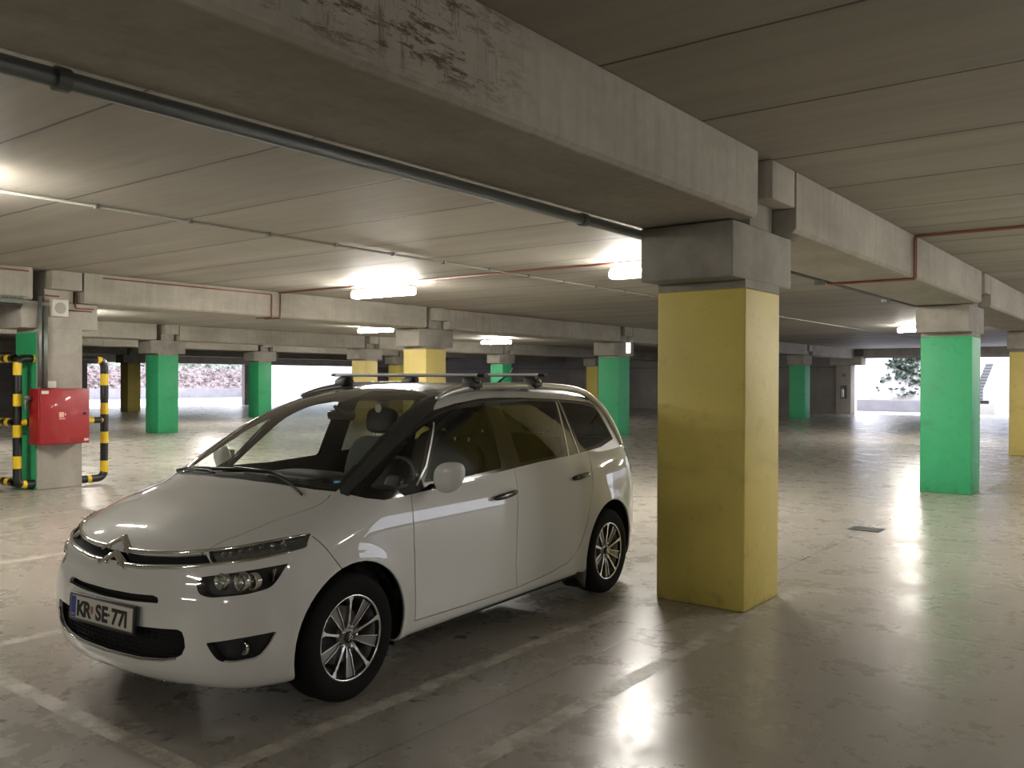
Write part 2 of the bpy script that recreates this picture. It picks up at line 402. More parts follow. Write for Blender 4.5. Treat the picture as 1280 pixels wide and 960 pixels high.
for row, nm in ((4, 'fourth'), (5, 'fifth')):
    segs = ['left end', 'first span', 'second span', 'third span', 'fourth span', 'last stretch']
    for k in range(-1, 5):
        ys = YS[row]; ya = ys[k] + .62 if k >= 0 else YB; yb = ys[k + 1] - .13 if k + 1 < 5 else YE
        if k < 1: continue
        where = {(4, 1): 'dim concrete beam ending at the green pillar beside the white opening', (4, 2): 'dim beam from the green pillar beside the white opening to the yellow sliver',
                 (4, 3): 'unlit beam beyond the yellow sliver above the car roof', (4, 4): 'unlit end of the fourth beam line',
                 (5, 1): 'dark beam ending at the olive yellow pillar before the planted bank', (5, 2): 'dark beam from the olive yellow pillar above the planted bank opening',
                 (5, 3): 'dark beam above the bright white opening', (5, 4): 'dark last stretch of the farthest beam line'}[(row, k)]
        beam(row, ya, yb, where)
# edge lintel beams by the openings
def lintel(a, b, label):
    o = MB().box(a, b).build('edge_beam', M['conc_col'], None, bevel=.01, seg=1); tag(o, label, 'beam')
lintel((XL, 20.5, 2.50), (XL + .5, 45.5, ZC - .01), 'dark edge beam over the openings to the planted bank')
lintel((-12.85, YE - .28, 2.86), (12.5, YE, ZC - .01), 'pale edge beam over the bright opening at the far right')

# ---------------------------------------------------------------- lamps
def lamp(x, y, z, label, s=None, L=1.38):
    root = empty('ceiling_lamp', (x, y, ZC)); tag(root, label, 'lamp', 'fluorescent ceiling lamps')
    h = z - ZC
    b = MB().box((-L / 2, -.07, h + .045), (L / 2, .07, h + .10)); b.build('housing', M['lamp_body'], root, bevel=.008)
    d = MB(); pl = fillet([(0, -.09, h + .06), (0, -.09, h - .06), (0, .09, h - .06), (0, .09, h + .06)], .05)
    d.prism([(p.y, p.z) for p in pl], lambda u, v: (-L / 2 - .015, u, v), lambda u, v: (L / 2 + .015, u, v)); d.build('diffuser', s or M['lamp'], root, bevel=.045, seg=3)
    for sx in (-.4, .4): MB().tube([(sx, 0, 0), (sx, 0, h + .1)], .006, 6).build('hanger', M['steel'], root)
    return root
lamp(-10.7, 10.34, 3.10, 'glowing fluorescent lamp left of centre, nearest above the car')
lamp(-5.55, 10.34, 3.10, 'glowing fluorescent lamp half hidden by the big yellow pillar top')
lamp(-19.4, 18.45, 3.12, 'glowing lamp just below and behind the left ceiling lamp')
lamp(-21.35, 26.7, 3.10, 'smallest glowing lamp right of centre over the roof bars')
lamp(-5.9, 26.7, 3.12, 'glowing lamp peeking out left of the right hand green pillar')
# others outside the frame, that light the bays; the two behind the viewer are added fill
lamp(-5.55, -6.4, 3.10, 'added fill lamp behind the viewer on the car side', M['lamp_mid'])  # unseen, added to brighten the yellow pillar's front and the car
lamp(-7.95, 2.7, 3.10, 'weaker ceiling lamp just outside the left edge of the photo, over the car', M['lamp_dim'])
for x, y, lab_ in ((-27.7, 18.45, 'ceiling lamp hidden behind the third beam left of the dark green pillar'), (-27.7, 26.7, 'ceiling lamp hidden behind the smaller yellow pillar'),
                   (-10.7, 1.87, 'ceiling lamp left of the photo near the hose cabinet pillar'),
                   (.85, -6.4, 'added fill lamp behind the viewer in the right hand bay'),  # unseen, added as fill from behind
                   (.85, 10.32, 'ceiling lamp right of the photo level with the near lamps'), (5.2, 10.32, 'ceiling lamp far right of the photo level with the near lamps'),
                   (.85, 18.45, 'ceiling lamp right of the photo beyond the green pillar'), (5.2, 1.87, 'ceiling lamp to the right of the viewer'),
                   (.85, 26.7, 'ceiling lamp right of the photo level with the farthest lamp'),
                   (-15.85, 10.3, 'ceiling lamp hidden behind the second beam right of the hose cabinet pillar'), (-21.4, 10.3, 'ceiling lamp hidden behind the second beam above the hose cabinet')):
    lamp(x, y, 3.10, lab_, M['lamp_mid'] if x > 0 else None)

# ---------------------------------------------------------------- pipes and conduits
def pipes(name, paths, r, mat, label, cat='pipe', n=10, clips=None, fil=.05, group=None):
    root = None; mb = MB()
    for p in paths: mb.tube(fillet(p, fil), r, n)
    if clips:
        o = empty(name, paths[0][0]); l0 = paths[0][0]
        mb.v = [(a - l0[0], b - l0[1], c - l0[2]) for a, b, c in mb.v]
        mb.build('tube', mat, o, smooth=True)
        for c in clips:
            q = MB().box(*c) if isinstance(c, tuple) else MB().tube([(-3.30, c, 2.765), (-3.30, c + .05, 2.765)], .046, 16); q.v = [(a - l0[0], b - l0[1], d - l0[2]) for a, b, d in q.v]; q.build('clip', M['grey_pipe'], o)
    else:
        o = mb.build(name, mat, None, smooth=True)
    tag(o, label, cat, group); return o
X1 = ROW[1]
# pipe at the left lower edge of the nearest beam
ycl = [-2.5, 1.53, 5.05]
clips = ycl
pipes('grey_pipe', [[(-3.30, -8, 2.765), (-3.30, 5.9, 2.765)]], .036, M['grey_pipe'], 'dark grey pipe clipped along the lower left edge of the nearest beam', clips=clips)
pipes('grey_pipe', [[(-3.288, 7.3, 2.80), (-3.288, 20, 2.80)]], .02, M['grey_pipe'], 'thin dark pipe along the beam between big yellow pillar and green pillar',
      clips=[((-3.34, y, 2.745), (-3.26, y + .12, 2.80)) for y in (9.9, 12.6)])
# surface conduit on the ceiling with clips
cl = [((-7.975, 1.2 + .95 * i, 3.215), (-7.925, 1.235 + .95 * i, ZC)) for i in range(22)]
pipes('ceiling_conduit', [[(-7.95, -5, 3.235), (-7.95, 40, 3.235)]], .013, M['pale_conduit'], 'thin grey conduit running along the ceiling of the bay above the car', 'conduit', clips=cl)
pipes('ceiling_conduit', [[(-18.9, 0, 3.235), (-18.9, 30, 3.235)]], .013, M['tube_steel'], 'thin grey conduit on the ceiling of the second bay', 'conduit')
# red-brown conduit pairs crossing at y=10.17 and following beams
def cross(x_r, x_l, y, label):
    xr1, xl1 = x_r + .141, x_r - .756
    ps = []
    for d in (0, .07):
        ps.append([(x_l, y + d, ZC - .02), (xl1 - .02, y + d, ZC - .02), (xl1 - .02, y + d, 2.775), (xr1 + .02, y + d, 2.775), (xr1 + .02, y + d, ZC - .02), (xr1 + 6., y + d, ZC - .02)])
    pipes('red_conduit', ps, .011, M['copper'], label, 'conduit', 8, fil=.03)
cross(ROW[1], ROW[2] + .2, 10.17, 'brown red conduit pair crossing the ceiling by the lamps and looping under the right beam')
pipes('red_conduit', [[(ROW[2] + .165, 6.9, 3.20), (ROW[2] + .165, 10.05, 3.20), (ROW[2] + .165, 10.05, 2.775), (ROW[2] - .3, 10.05, 2.775)],
                      [(ROW[2] + .165, 10.24, 3.23), (ROW[2] + .165, 10.24, 2.775), (ROW[2] - .3, 10.24, 2.775)],
                      [(ROW[2] + .165, 4.0, 3.20), (ROW[2] + .165, 5.8, 3.20)],
                      [(ROW[2] + .02, 6.55, 2.95), (ROW[2] + .02, 6.55, 2.72), (ROW[2] + .02, 6.83, 2.72)],
                      [(ROW[2] + .02, 6.1, 2.88), (ROW[2] + .02, 6.3, 2.88)],
                      [(ROW[2] + .02, 6.42, 2.68), (ROW[2] + .02, 6.80, 2.68)]], .011, M['copper'],
      'thin red conduits along the beam beside the hose cabinet pillar', 'conduit', 8, fil=.03)
pipes('red_conduit', [[(ROW[2] + .149, 14.8, 3.248), (ROW[2] + .149, 22.4, 3.248)]], .009, M['copper'], 'thin red conduit along the top of the beam above the car roof', 'conduit', 8)

# ---------------------------------------------------------------- hose cabinet pillar fittings
XD = ROW[2]; YD = YS[2][0]
cab = empty('hose_cabinet', (XD, 6.25, .68)); tag(cab, 'red fire hose cabinet on the bare concrete pillar', 'cabinet')
c0 = (XD, 6.25, .68)
MB().box((.0, -.37, 0), (.30, .37, .82)).build('body', M['red'], cab, bevel=.006)
dr = MB().box((.302, -.355, .015), (.325, .36, .805)).build('door', M['red'], cab, bevel=.005)
MB().lathe([(0, .001), (.0, .022), (.012, .022), (.014, .001)], 'x', 16, (.326, .29, .45)).build('lock', M['black_gloss'], dr)
st = MB().box((.3255, -.34, .745), (.3275, -.24, .79)).build('sticker', M['white_plastic'], dr)
st = MB().box((.3255, .28, .04), (.3275, .345, .075)).build('sticker', M['white_plastic'], dr)
M['sign'] = P_('pale_red_print', (.72, .42, .30), .5)
s = MB()
# hose reel pictogram: square outline, reel disc, small flame and a bar under it
s.box((.326, -.09, .37), (.328, -.0, .385)); s.box((.326, -.09, .40), (.328, -.02, .475))
s.lathe([(0, .001), (.002, .022)], 'x', 20, (.329, -.055, .437))
s.add([(.329, -.0, .415), (.329, .012, .44), (.329, .002, .47), (.329, -.012, .44)], [(0, 1, 2, 3)])
s.build('pictogram', M['sign'], dr)
MB().tube(fillet([(.10, -.37, .67), (.10, -.45, .67), (.10, -.47, .60), (.10, -.46, .50)], .04), .022, 10).build('inlet_pipe', M['tube_steel'], cab, smooth=True)
MB().tube([(.10, -.44, .67), (.10, -.44, .72)], .05, 12).build('valve', M['tube_steel'], cab, smooth=True)
pb = empty('wall_speaker', (XD, 6.29, 2.70)); tag(pb, 'small square white speaker box high on the bare concrete pillar', 'speaker')
MB().box((0, -.12, -.125), (.09, .12, .125)).build('case', M['white_plastic'], pb, bevel=.008)
MB().lathe([(.091, .001), (.094, .075), (.091, .085)], 'x', 28).build('grille', M['grey_grille'], pb, smooth=True)
o = MB().box((0, -.07, -.05), (.05, .07, .05)).build('junction_box', M['white_plastic'], None, bevel=.006); o.location = (XD, 6.18, 1.56)
tag(o, 'small grey junction box just above the hose cabinet', 'box')
pipes('steel_pipe', [[(XD + .044, YD + .01, 2.86), (XD + .044, YD + .01, 1.52)], [(XD + .04, YD + .095, 2.72), (XD + .04, YD + .095, 1.52)]], .03, M['tube_steel'],
      'grey steel pipes running down the left side of the bare concrete pillar')
pipes('cable', [[(XD + .2, 2.5, 2.73), (XD + .2, 3.4, 2.63), (XD + .2, 4.6, 2.62), (XD + .2, 5.2, 2.69), (XD + .15, 5.72, 2.71)]], .014, M['cable'], 'black sagging cable under the cable tray at the left edge', 'cable')
tr = empty('cable_tray', (XD + .25, 2.5, 2.72)); tag(tr, 'wire cable tray hanging under the beam at the left edge', 'cable tray')
m_ = MB()
for z in (0, .05, .10): m_.tube([(0, 0, z), (0, 3.25, z)], .006, 6); m_.tube([(-.2, 0, z), (-.2, 3.25, z)], .006, 6)
for i in range(33): m_.tube([(0, .1 * i, .1), (0, .1 * i, 0), (-.2, .1 * i, 0), (-.2, .1 * i, .1)], .004, 5)
m_.build('wire_basket', M['tray'], tr)
MB().box((-.19, 0, .005), (-.01, 3.24, .06)).build('cable_bundle', M['tray'], tr)
for yy in (2.6,): MB().tube([(.01, yy, .1), (.01, yy, ZC - 2.72)], .005, 6).build('hanger_rod', M['steel'], tr)

# striped guards
def stripes(mb, path, r, seg_len=(.3, .19)):
    # alternate yellow and black along the path
    P = [Vector(p) for p in path]; acc = 0.; start = [P[0]]; col = 0; q_i = 0
    SL = lambda: (seg_len[q_i] if q_i < len(seg_len) else 9.) if len(seg_len) > 2 else seg_len[col]
    for i in range(1, len(P)):
        a, b = P[i - 1], P[i]; L = (b - a).length
        while acc + L > SL():
            t = (SL() - acc) / L; q = a.lerp(b, t); start.append(q)
            mb.cur = col; mb.tube(start, r, 14, cap=False); start = [q]; a = q; L = (b - a).length; acc = 0.; col = 1 - col; q_i += 1
        acc += L; start.append(b)
    mb.cur = col
    if len(start) > 1: mb.tube(start, r, 14, cap=True)
def guard(y, arm_to, label, ylist, extra):
    g = empty('column_guard', (XD - .10, y, 0)); tag(g, label, 'guard', 'striped tube guards of the hose cabinet pillar')
    X0 = XD - .10
    def loc(p): return (p[0] - X0, p[1] - y, p[2])
    mb = MB(); stripes(mb, [loc(p) for p in fillet([(X0, arm_to, .09), (X0, y, .09), (X0, y, 1.94), (X0, arm_to, 1.94)], .13, 8)], .06, (.12, .06, .26) + (.18, .275) * 3 + (.18, .23, .06, .3)) ;
    mb.build('tube_frame', [M['black_gloss'], M['yellow_gloss']], g, smooth=True)
    mb = MB(); stripes(mb, [loc((X0, arm_to, 1.0)), loc((X0, y, 1.0))], .05, (.12, .1)); mb.build('middle_arm', [M['black_gloss'], M['yellow_gloss']], g, smooth=True)
    for e in extra:
        mb = MB(); stripes(mb, [loc(p) for p in e], .06, (.12, .12)); mb.build('side_arm', [M['black_gloss'], M['yellow_gloss']], g, smooth=True)
guard(7.06, 6.66, 'black and yellow striped tube guard on the right of the hose cabinet', None, [])
guard(5.76, 6.0, 'black and yellow striped tube guard on the left of the hose cabinet', None,
      [[(XD - .15, 5.75, z), (XD - .62, 5.75, z)] for z in (1.94, 1.0, .12)])

# emergency light on green pillar, switch box
el = MB().box((0, -.05, -.16), (.07, .11, .16)).build('emergency_light', M['embl'], None, bevel=.01); el.location = (ROW[2] + .004, 22.66 + .48, 2.63)
tag(el, 'small white emergency light on the head of the green pillar beyond the car', 'light')

# ---------------------------------------------------------------- end wall pieces
pz = MB(); pz.box((-14.15, YE - .35, 0), (-13.42, YE + .4, 2.45)); pz.box((-14.45, YE - .40, 2.45), (-12.9, YE + .4, 2.88))
o = pz.build('end_pillar', M['conc_col'], None, bevel=.012); tag(o, 'pale bare concrete pillar beside the far right opening, with extinguisher', 'pillar')
ex = empty('fire_extinguisher', (-13.75, YE - .44, .82)); tag(ex, 'small extinguisher hanging on the far pale pillar', 'extinguisher')
MB().box((-.14, -.05, -.05), (.14, .09, .62)).build('back_board', M['black_gloss'], ex)
MB().lathe([(0, .001), (0, .075), (.36, .075), (.42, .03), (.46, .03), (.46, .001)], 'z', 16, (0, -.12, .02)).build('cylinder', M['white_plastic'], ex, smooth=True)
MB().box((-.05, -.15, .46), (.05, -.09, .50)).build('handle', M['black_gloss'], ex)
o = MB().lathe([(0, .001), (0, .09), (-.03, .09), (-.03, .001)], 'y', 16).build('round_sign', M['grey_pipe'], None); o.location = (-13.75, YE - .36, 1.95)
tag(o, 'small round sign above the extinguisher on the far pillar', 'sign')
for i, x in enumerate((-16.0, -19.9, -24., -28.)):
    o = MB().box((x, YE - .02, 0), (x + .03, YE, 2.9)).build('wall_joint', M['cable'], None); o['kind'] = 'structure'; o.name = 'trim_%d' % (i + 1)
o = MB().box((XL, YE - .05, 2.32), (-14.2, YE, 2.38)).build('trim_9', M['grey_pipe'], None); o['kind'] = 'structure'

# ---------------------------------------------------------------- outdoors
M['asphalt'] = P_('outdoor_paving', (.72, .72, .76), .6, var=.1, bscale=2)
M['kerb'] = concrete('kerb_concrete', (.36, .35, .36), (.26, .25, .26), (1, 1, 1), 1, .1)
M['render'] = P_('white_render', (.75, .76, .82), .8, var=.04, bscale=1)
def bank_mat():
    m, nt, b, o = new_mat('planted_bank')
    p = pos_(nt); n = noise_(nt, p, .8, 6, .7); n2 = noise_(nt, p, 3.5, 6, .75)
    g = N(nt, 'NewGeometry'); s = N(nt, 'SeparateXYZ'); nt.links.new(g.outputs['Position'], s.inputs[0])
    hi = math_(nt, 'ADD', ramp_(nt, s.outputs[2], 1.2, 4.0), math_(nt, 'SUBTRACT', n, .5))
    c = mix_(nt, ramp_(nt, hi, .35, .6), (.27, .20, .20), (.17, .25, .18))
    c = mix_(nt, ramp_(nt, n2, .50, .60), c, (.42, .38, .39))
    c = mix_(nt, ramp_(nt, n2, .44, .36), c, (.03, .04, .03))
    nt.links.new(c, b.inputs['Base Color']); b.inputs['Roughness'].default_value = .9
    return m
M['bank'] = bank_mat()
M['leaf'] = P_('bank_leaves', (.13, .21, .14), .6, var=.45, bscale=2)
M['twig'] = P_('dry_pink_brush', (.34, .26, .26), .7, var=.4, bscale=2)
M['leaf_dark'] = P_('dark_bush_leaves', (.05, .07, .055), .6, var=.5, bscale=2)
M['bank_pale'] = P_('glare_pale_bank', (.62, .60, .58), .9, var=.2, bscale=1.5)  # overexposed daylight on the bank is put into this pale colour
struct('floor_outdoor_left', MB().box((-95, -5, -.12), (XL - .01, 90, -.02)), M['asphalt'])
struct('floor_outdoor_back', MB().box((XL, YE + .41, -.12), (20, 90, -.02)), M['asphalt'])
def grid_bank(name, org, ud, length, run, rise, label, mat, nu=90, nv=26, amp=.25):
    vs = []; fs = []; ux, uy = ud; vx, vy = -uy, ux
    for j in range(nv + 1):
        for i in range(nu + 1):
            u = length * i / nu; v = run * j / nv
            z = rise * (j / nv) ** .9 + (random.random() - .5) * amp * (j > 0)
            vs.append((ux * u + vx * v, uy * u + vy * v, z))
    for j in range(nv):
        for i in range(nu): k = j * (nu + 1) + i; fs.append((k, k + 1, k + nu + 2, k + nu + 1))
    o = MB().add(vs, fs).build(name, mat, None, loc=(0, 0, 0), recalc=False); o.location = org
    tag(o, label, 'bank'); o['kind'] = 'stuff'; return o
# left bank behind a low kerb wall, running along y at x=-66
o = MB().box((-66.4, 10, -.02), (-66., 48.5, .78)).build('kerb_wall', M['kerb'], None, bevel=.03); tag(o, 'low grey retaining wall along the foot of the planted bank at left', 'wall')
grid_bank('planted_bank', (-66.3, 8, .75), (0, 1), 41, 10, 7.5, 'steep bank of green and reddish brush beyond the left openings', M['bank'])
def clump_field(name, fn, n, mats, label, cat, size=(.08, .30)):
    mb = MB()
    for i in range(n):
        p = Vector(fn()); s = random.uniform(*size)
        for k in range(5):
            a = random.uniform(0, 2 * PI); t = Vector((math.cos(a), math.sin(a), random.uniform(.1, 1.2))).normalized() * s
            q = t.cross(Vector((random.uniform(-1, 1), random.uniform(-1, 1), random.uniform(-1, 1)))).normalized() * s * .28
            mb.cur = random.choice((0, 0, 1)) ; mb.add([p, p + t * .5 + q, p + t, p + t * .5 - q], [(0, 1, 2, 3)])
    o = mb.build(name, mats, None, recalc=False); tag(o, label, cat); o['kind'] = 'stuff'
def fl():
    v = random.random() ** 1.3; return (-66.5 - 10 * v, random.uniform(9, 48), .85 + 7.5 * v ** .9)
clump_field('brush', fl, 6500, [M['twig'], M['leaf']], 'leafy ground cover and dry brush growing on the left bank', 'plants')
o = MB().box((-63.5, 46.5, -.02), (-63., 62, 6.5)).build('outdoor_wall', M['render'], None); tag(o, 'sunlit white outdoor wall seen through the opening above the windscreen', 'wall')
o = MB().box((-90, 66, -.02), (-40, 66.4, 6.5)).build('outdoor_wall', M['render'], None); tag(o, 'white outdoor wall closing the yard behind the far left corner', 'wall')
# back bank at y ~ 51
o = MB().box((-14.8, 51., -.02), (-9.6, 51.4, .62)).build('kerb_wall', M['kerb'], None, bevel=.03); tag(o, 'low pale retaining wall in the far right opening, left of the stairs', 'wall')
o = MB().box((-6.7, 50.6, -.02), (12, 51., .5)).build('kerb_wall', M['kerb'], None, bevel=.03); tag(o, 'low pale retaining wall right of the outdoor stairs', 'wall')
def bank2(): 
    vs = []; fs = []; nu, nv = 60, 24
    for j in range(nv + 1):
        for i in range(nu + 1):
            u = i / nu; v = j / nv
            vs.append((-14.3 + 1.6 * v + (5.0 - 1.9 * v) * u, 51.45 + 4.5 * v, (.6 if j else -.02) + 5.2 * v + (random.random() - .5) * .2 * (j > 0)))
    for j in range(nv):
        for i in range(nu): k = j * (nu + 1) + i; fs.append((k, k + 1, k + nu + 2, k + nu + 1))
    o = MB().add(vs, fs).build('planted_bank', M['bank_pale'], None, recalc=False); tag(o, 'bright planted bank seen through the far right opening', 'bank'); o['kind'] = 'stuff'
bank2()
def fr():
    v = random.random() ** .45; return (-14.2 + 1.6 * v + (4.8 - 1.9 * v) * random.random(), 51.4 + 4.5 * v, .7 + 5.2 * v)
clump_field('brush', fr, 1500, [M['leaf_dark'], M['leaf']], 'dark bushes at the top of the far right bank', 'plants', (.12, .35))
st = empty('outdoor_stairs', (-8.4, 51.5, 0)); tag(st, 'pale concrete stairs climbing outside beyond the right hand green pillar', 'stairs')
m_ = MB()
for i in range(16):
    m_.box((-.9 , .35 * i, .17 * i), (1.4, .35 * i + .40, .17 * (i + 1)))
m_.build('steps', M['kerb'], st)
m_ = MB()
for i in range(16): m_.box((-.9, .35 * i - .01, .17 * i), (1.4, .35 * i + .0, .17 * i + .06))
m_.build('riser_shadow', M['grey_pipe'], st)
o = MB().prism([(-8.45, 0), (-8.45, 1.24), (-7.9, 2.77), (-7.4, 4.6), (12, 4.6), (12, 0)], lambda u, v: (u, 51.05, v), lambda u, v: (u, 51.3, v)).build('outdoor_wall', M['render'], None)
tag(o, 'white outdoor wall with a slanted edge in front of the outdoor stairs', 'wall')

# ---------------------------------------------------------------- floor paint and drain
def mark(x0, y0, x1, y1, label, name='parking_line'):
    mb = MB().add([(x0, y0, .0025), (x1, y0, .0025), (x1, y1, .0025), (x0, y1, .0025)], [(0, 1, 2, 3)])
    o = mb.build(name, M['line'], None, recalc=False); tag(o, label, 'line', 'worn white parking bay lines')
mark(-3.30, 2.17, -3.20, 6.45, 'worn white bay line along the car side ending at the big yellow pillar')
mark(-2.50, 1.7, -2.39, 7.0, 'worn white line from the foreground to the right foot of the big yellow pillar')
mark(-2.39, 6.93, -1.90, 7.03, 'short white cross stroke just right of the big yellow pillar foot')
mark(-8.4, 2.07, -3.30, 2.17, 'white line across the bay ends in the left foreground')
mark(-5.90, 2.17, -5.80, 6.8, 'worn white bay line on the far side of the car')
mark(-8.45, 2.17, -8.35, 6.8, 'worn white bay line left of the bonnet')
mark(-11., 2.17, -10.9, 6.8, 'worn white bay line between car and hose cabinet pillar')
mark(-2.45, 15.1, -2.34, 21.6, 'worn white line between the right hand green and pale yellow pillars')
mark(-2.34, 14.9, -.9, 15.0, 'faint white cross stroke by the right hand green pillar foot')
dg = empty('floor_drain', (-2.86, 10.25, 0)); tag(dg, 'dark rectangular drain grate in the floor left of the right hand green pillar', 'drain')
MB().box((-.17, -.14, 0), (.17, .14, .004)).build('frame', M['cable'], dg)
m_ = MB()
for i in range(9): m_.box((-.15 + .034 * i, -.12, .004), (-.138 + .034 * i, .12, .007))
m_.build('grate', M['grey_pipe'], dg)

ub = empty('utility_box', (-8.05, 49.9, -.02)); tag(ub, 'small pale box with a dark top outside, right of the right hand green pillar', 'box')
MB().box((-.35, -.2, 0), (.35, .2, .55)).build('case', M['white_plastic'], ub, bevel=.02)
MB().box((-.33, -.18, .55), (.05, .18, .72)).build('dark_top', M['cable'], ub, bevel=.02)
# ================================================================ the car
def car_paint(name, col):
    m, nt, b, o = new_mat(name)
    b.inputs['Base Color'].default_value = rgb(col); b.inputs['Roughness'].default_value = .55; b.inputs['Specular IOR Level'].default_value = .15
    b.inputs['Coat Weight'].default_value = 1.; b.inputs['Coat Roughness'].default_value = .03
    return m
def glass_mat(name, tint, refl=.09, rough=.0):
    m, nt, b, o = new_mat(name); nt.nodes.remove(b)
    t = N(nt, 'BsdfTransparent'); t.inputs[0].default_value = rgb(tint)
    g = N(nt, 'BsdfGlossy'); g.inputs['Roughness'].default_value = .02; g.inputs['Color'].default_value = (1, 1, 1, 1)
    lw = N(nt, 'Fresnel'); ge = N(nt, 'NewGeometry'); nt.links.new(ramp_(nt, ge.outputs['Backfacing'], 0, 1, 1.5, .66667), lw.inputs[0])
    f = math_(nt, 'MULTIPLY', lw.outputs[0], refl / .04, True)
    mx = N(nt, 'MixShader'); nt.links.new(f, mx.inputs[0]); nt.links.new(t.outputs[0], mx.inputs[1]); nt.links.new(g.outputs[0], mx.inputs[2])
    nt.links.new(mx.outputs[0], o.inputs[0]); return m
M['paint'] = car_paint('white_car_paint', (.58, .58, .55))
M['trim'] = P_('gloss_black_trim', (.010, .010, .011), .12, 0, .5)
M['satin'] = P_('satin_grey_trim', (.50, .50, .49), .36, .7)
M['pillar_satin'] = P_('dark_satin_pillar', (.06, .06, .056), .42, .3)
M['chrome'] = P_('chrome', (.82, .82, .80), .08, 1.)
M['dark_chrome'] = P_('dark_handle_metal', (.10, .10, .095), .22, .9)
M['alloy'] = P_('machined_alloy', (.62, .62, .61), .26, 1.)
M['alloy_grey'] = P_('grey_painted_alloy', (.19, .19, .185), .4, .5)
M['rubber'] = P_('tyre_rubber', (.005, .005, .005), .9)
M['rubber'].node_tree.nodes['Principled BSDF'].inputs['Specular IOR Level'].default_value = .25
M['dark'] = P_('dark_plastic', (.008, .008, .008), .5)
M['matt'] = P_('matt_black_liner', (.004, .004, .004), .9)
M['cloth'] = P_('dark_seat_cloth', (.022, .022, .02), .85, var=.2, bscale=30)
M['liner'] = P_('interior_lining', (.04, .038, .034), .8)
M['dash'] = P_('dashboard_plastic', (.018, .018, .018), .6)
M['glass'] = glass_mat('clear_window_glass', (.87, .91, .87), .038)
M['glass_dark'] = glass_mat('tinted_privacy_glass', (.13, .14, .12), .04)
M['lens'] = glass_mat('lamp_lens', (.85, .87, .87), .06)
M['red_lens'] = P_('tail_lamp_lens', (.30, .02, .02), .1, 0, 1.)
M['plate'] = P_('number_plate_white', (.50, .48, .41), .4)
M['ink'] = P_('plate_black_ink', (.005, .005, .005), .5)
M['blue'] = P_('plate_blue_band', (.03, .05, .30), .4)
M['crest'] = P_('plate_crest_red', (.30, .12, .11), .5)
M['drl_house'] = P_('grey_lamp_housing', (.34, .34, .33), .25, .8)
def roof_mat():
    m, nt, b, o = new_mat('wet_black_glass_roof')
    b.inputs['Base Color'].default_value = (.012, .012, .012, 1); b.inputs['Roughness'].default_value = .14
    p = pos_(nt); v = N(nt, 'TexVoronoi'); nt.links.new(p, v.inputs['Vector']); v.inputs['Scale'].default_value = 70
    d = ramp_(nt, v.outputs['Distance'], .15, .42, 1, 0)
    n = noise_(nt, p, 12, 2); d = math_(nt, 'MULTIPLY', d, ramp_(nt, n, .4, .6))
    bump_(nt, b, d, .8, .004); return m
M['roof'] = roof_mat()

def sp(pts):
    xs=np.array([p[0] for p in pts],float);ys=np.array([p[1] for p in pts],float)
    o=np.argsort(xs);xs=xs[o];ys=ys[o];h=np.diff(xs);d=np.diff(ys)/h
    m=np.zeros(len(xs));m[0]=d[0];m[-1]=d[-1]
    for i in range(1,len(xs)-1):
        if d[i-1]*d[i]>0:
            w1=2*h[i]+h[i-1];w2=h[i]+2*h[i-1];m[i]=(w1+w2)/(w1/d[i-1]+w2/d[i])
    def f(x):
        x=np.clip(np.asarray(x,float),xs[0],xs[-1]);i=np.clip(np.searchsorted(xs,x)-1,0,len(xs)-2)
        t=(x-xs[i])/h[i];t2=t*t;t3=t2*t
        return (2*t3-3*t2+1)*ys[i]+(t3-2*t2+t)*h[i]*m[i]+(-2*t3+3*t2)*ys[i+1]+(t3-t2)*h[i]*m[i+1]
    return f
Zc=sp([(1.1,.62),(.86,.76),(.78,.835),(.70,.888),(.6,.935),(.45,1.00),(.3,1.052),(.15,1.098),(.06,1.135),(-.1,1.228),(-.3,1.335),(-.5,1.428),(-.7,1.505),(-.9,1.562),(-1.1,1.602),(-1.35,1.627),(-1.6,1.637),(-2.0,1.640),(-2.4,1.629),(-2.8,1.600),(-3.1,1.555),(-3.3,1.505),(-3.45,1.42),(-3.6,1.2),(-3.75,1.0)])
SH=sp([(1.1,.22),(.3,.28),(-.3,.28),(-1.0,.20),(-1.6,.06),(-3.0,.0),(-3.3,.0)])
KC=sp([(1.1,.06),(.6,.10),(0,.12),(-.7,.10),(-1.5,.10),(-3.3,.10)])
Q=sp([(.10,.93),(.18,.945),(.25,.960),(.35,.978),(.5,.992),(.68,1.0),(.82,.996),(.93,.982),(1.02,.958),(1.10,.928),(1.2,.887),(1.35,.818),(1.5,.738),(1.6,.68),(1.75,.59)])
W=sp([(-3.9,.66),(-3.6,.78),(-3.3,.86),(-3.0,.897),(-2.7,.910),(-2.2,.913),(-1,.913),(-.3,.913),(0,.910),(.2,.903),(.36,.89),(.5,.862),(.62,.82),(.75,.75),(.9,.64)])
FZ=sp([(.10,.70),(.16,.73),(.22,.77),(.28,.805),(.36,.825),(.45,.832),(.55,.83),(.62,.815),(.70,.785),(.80,.765),(.90,.735),(1.0,.68),(1.2,.5)])
FP=sp([(0,0),(.2,.008),(.4,.038),(.55,.08),(.7,.15),(.8,.24),(.9,.36),(1.0,.55)])
RZ=sp([(.1,-3.62),(.25,-3.69),(.5,-3.74),(.75,-3.73),(.95,-3.68),(1.1,-3.61),(1.3,-3.46),(1.5,-3.34),(1.7,-3.2)])
RP=sp([(0,0),(.3,.02),(.5,.06),(.7,.14),(.85,.28),(.95,.45)])
ZB=sp([(1,.20),(.6,.19),(.2,.20),(-.4,.215),(-2.4,.215),(-3.2,.22),(-3.7,.24)])
def smax(a,b,k):
    h=np.maximum(k-np.abs(a-b),0)/k
    return np.maximum(a,b)+h*h*k*.25
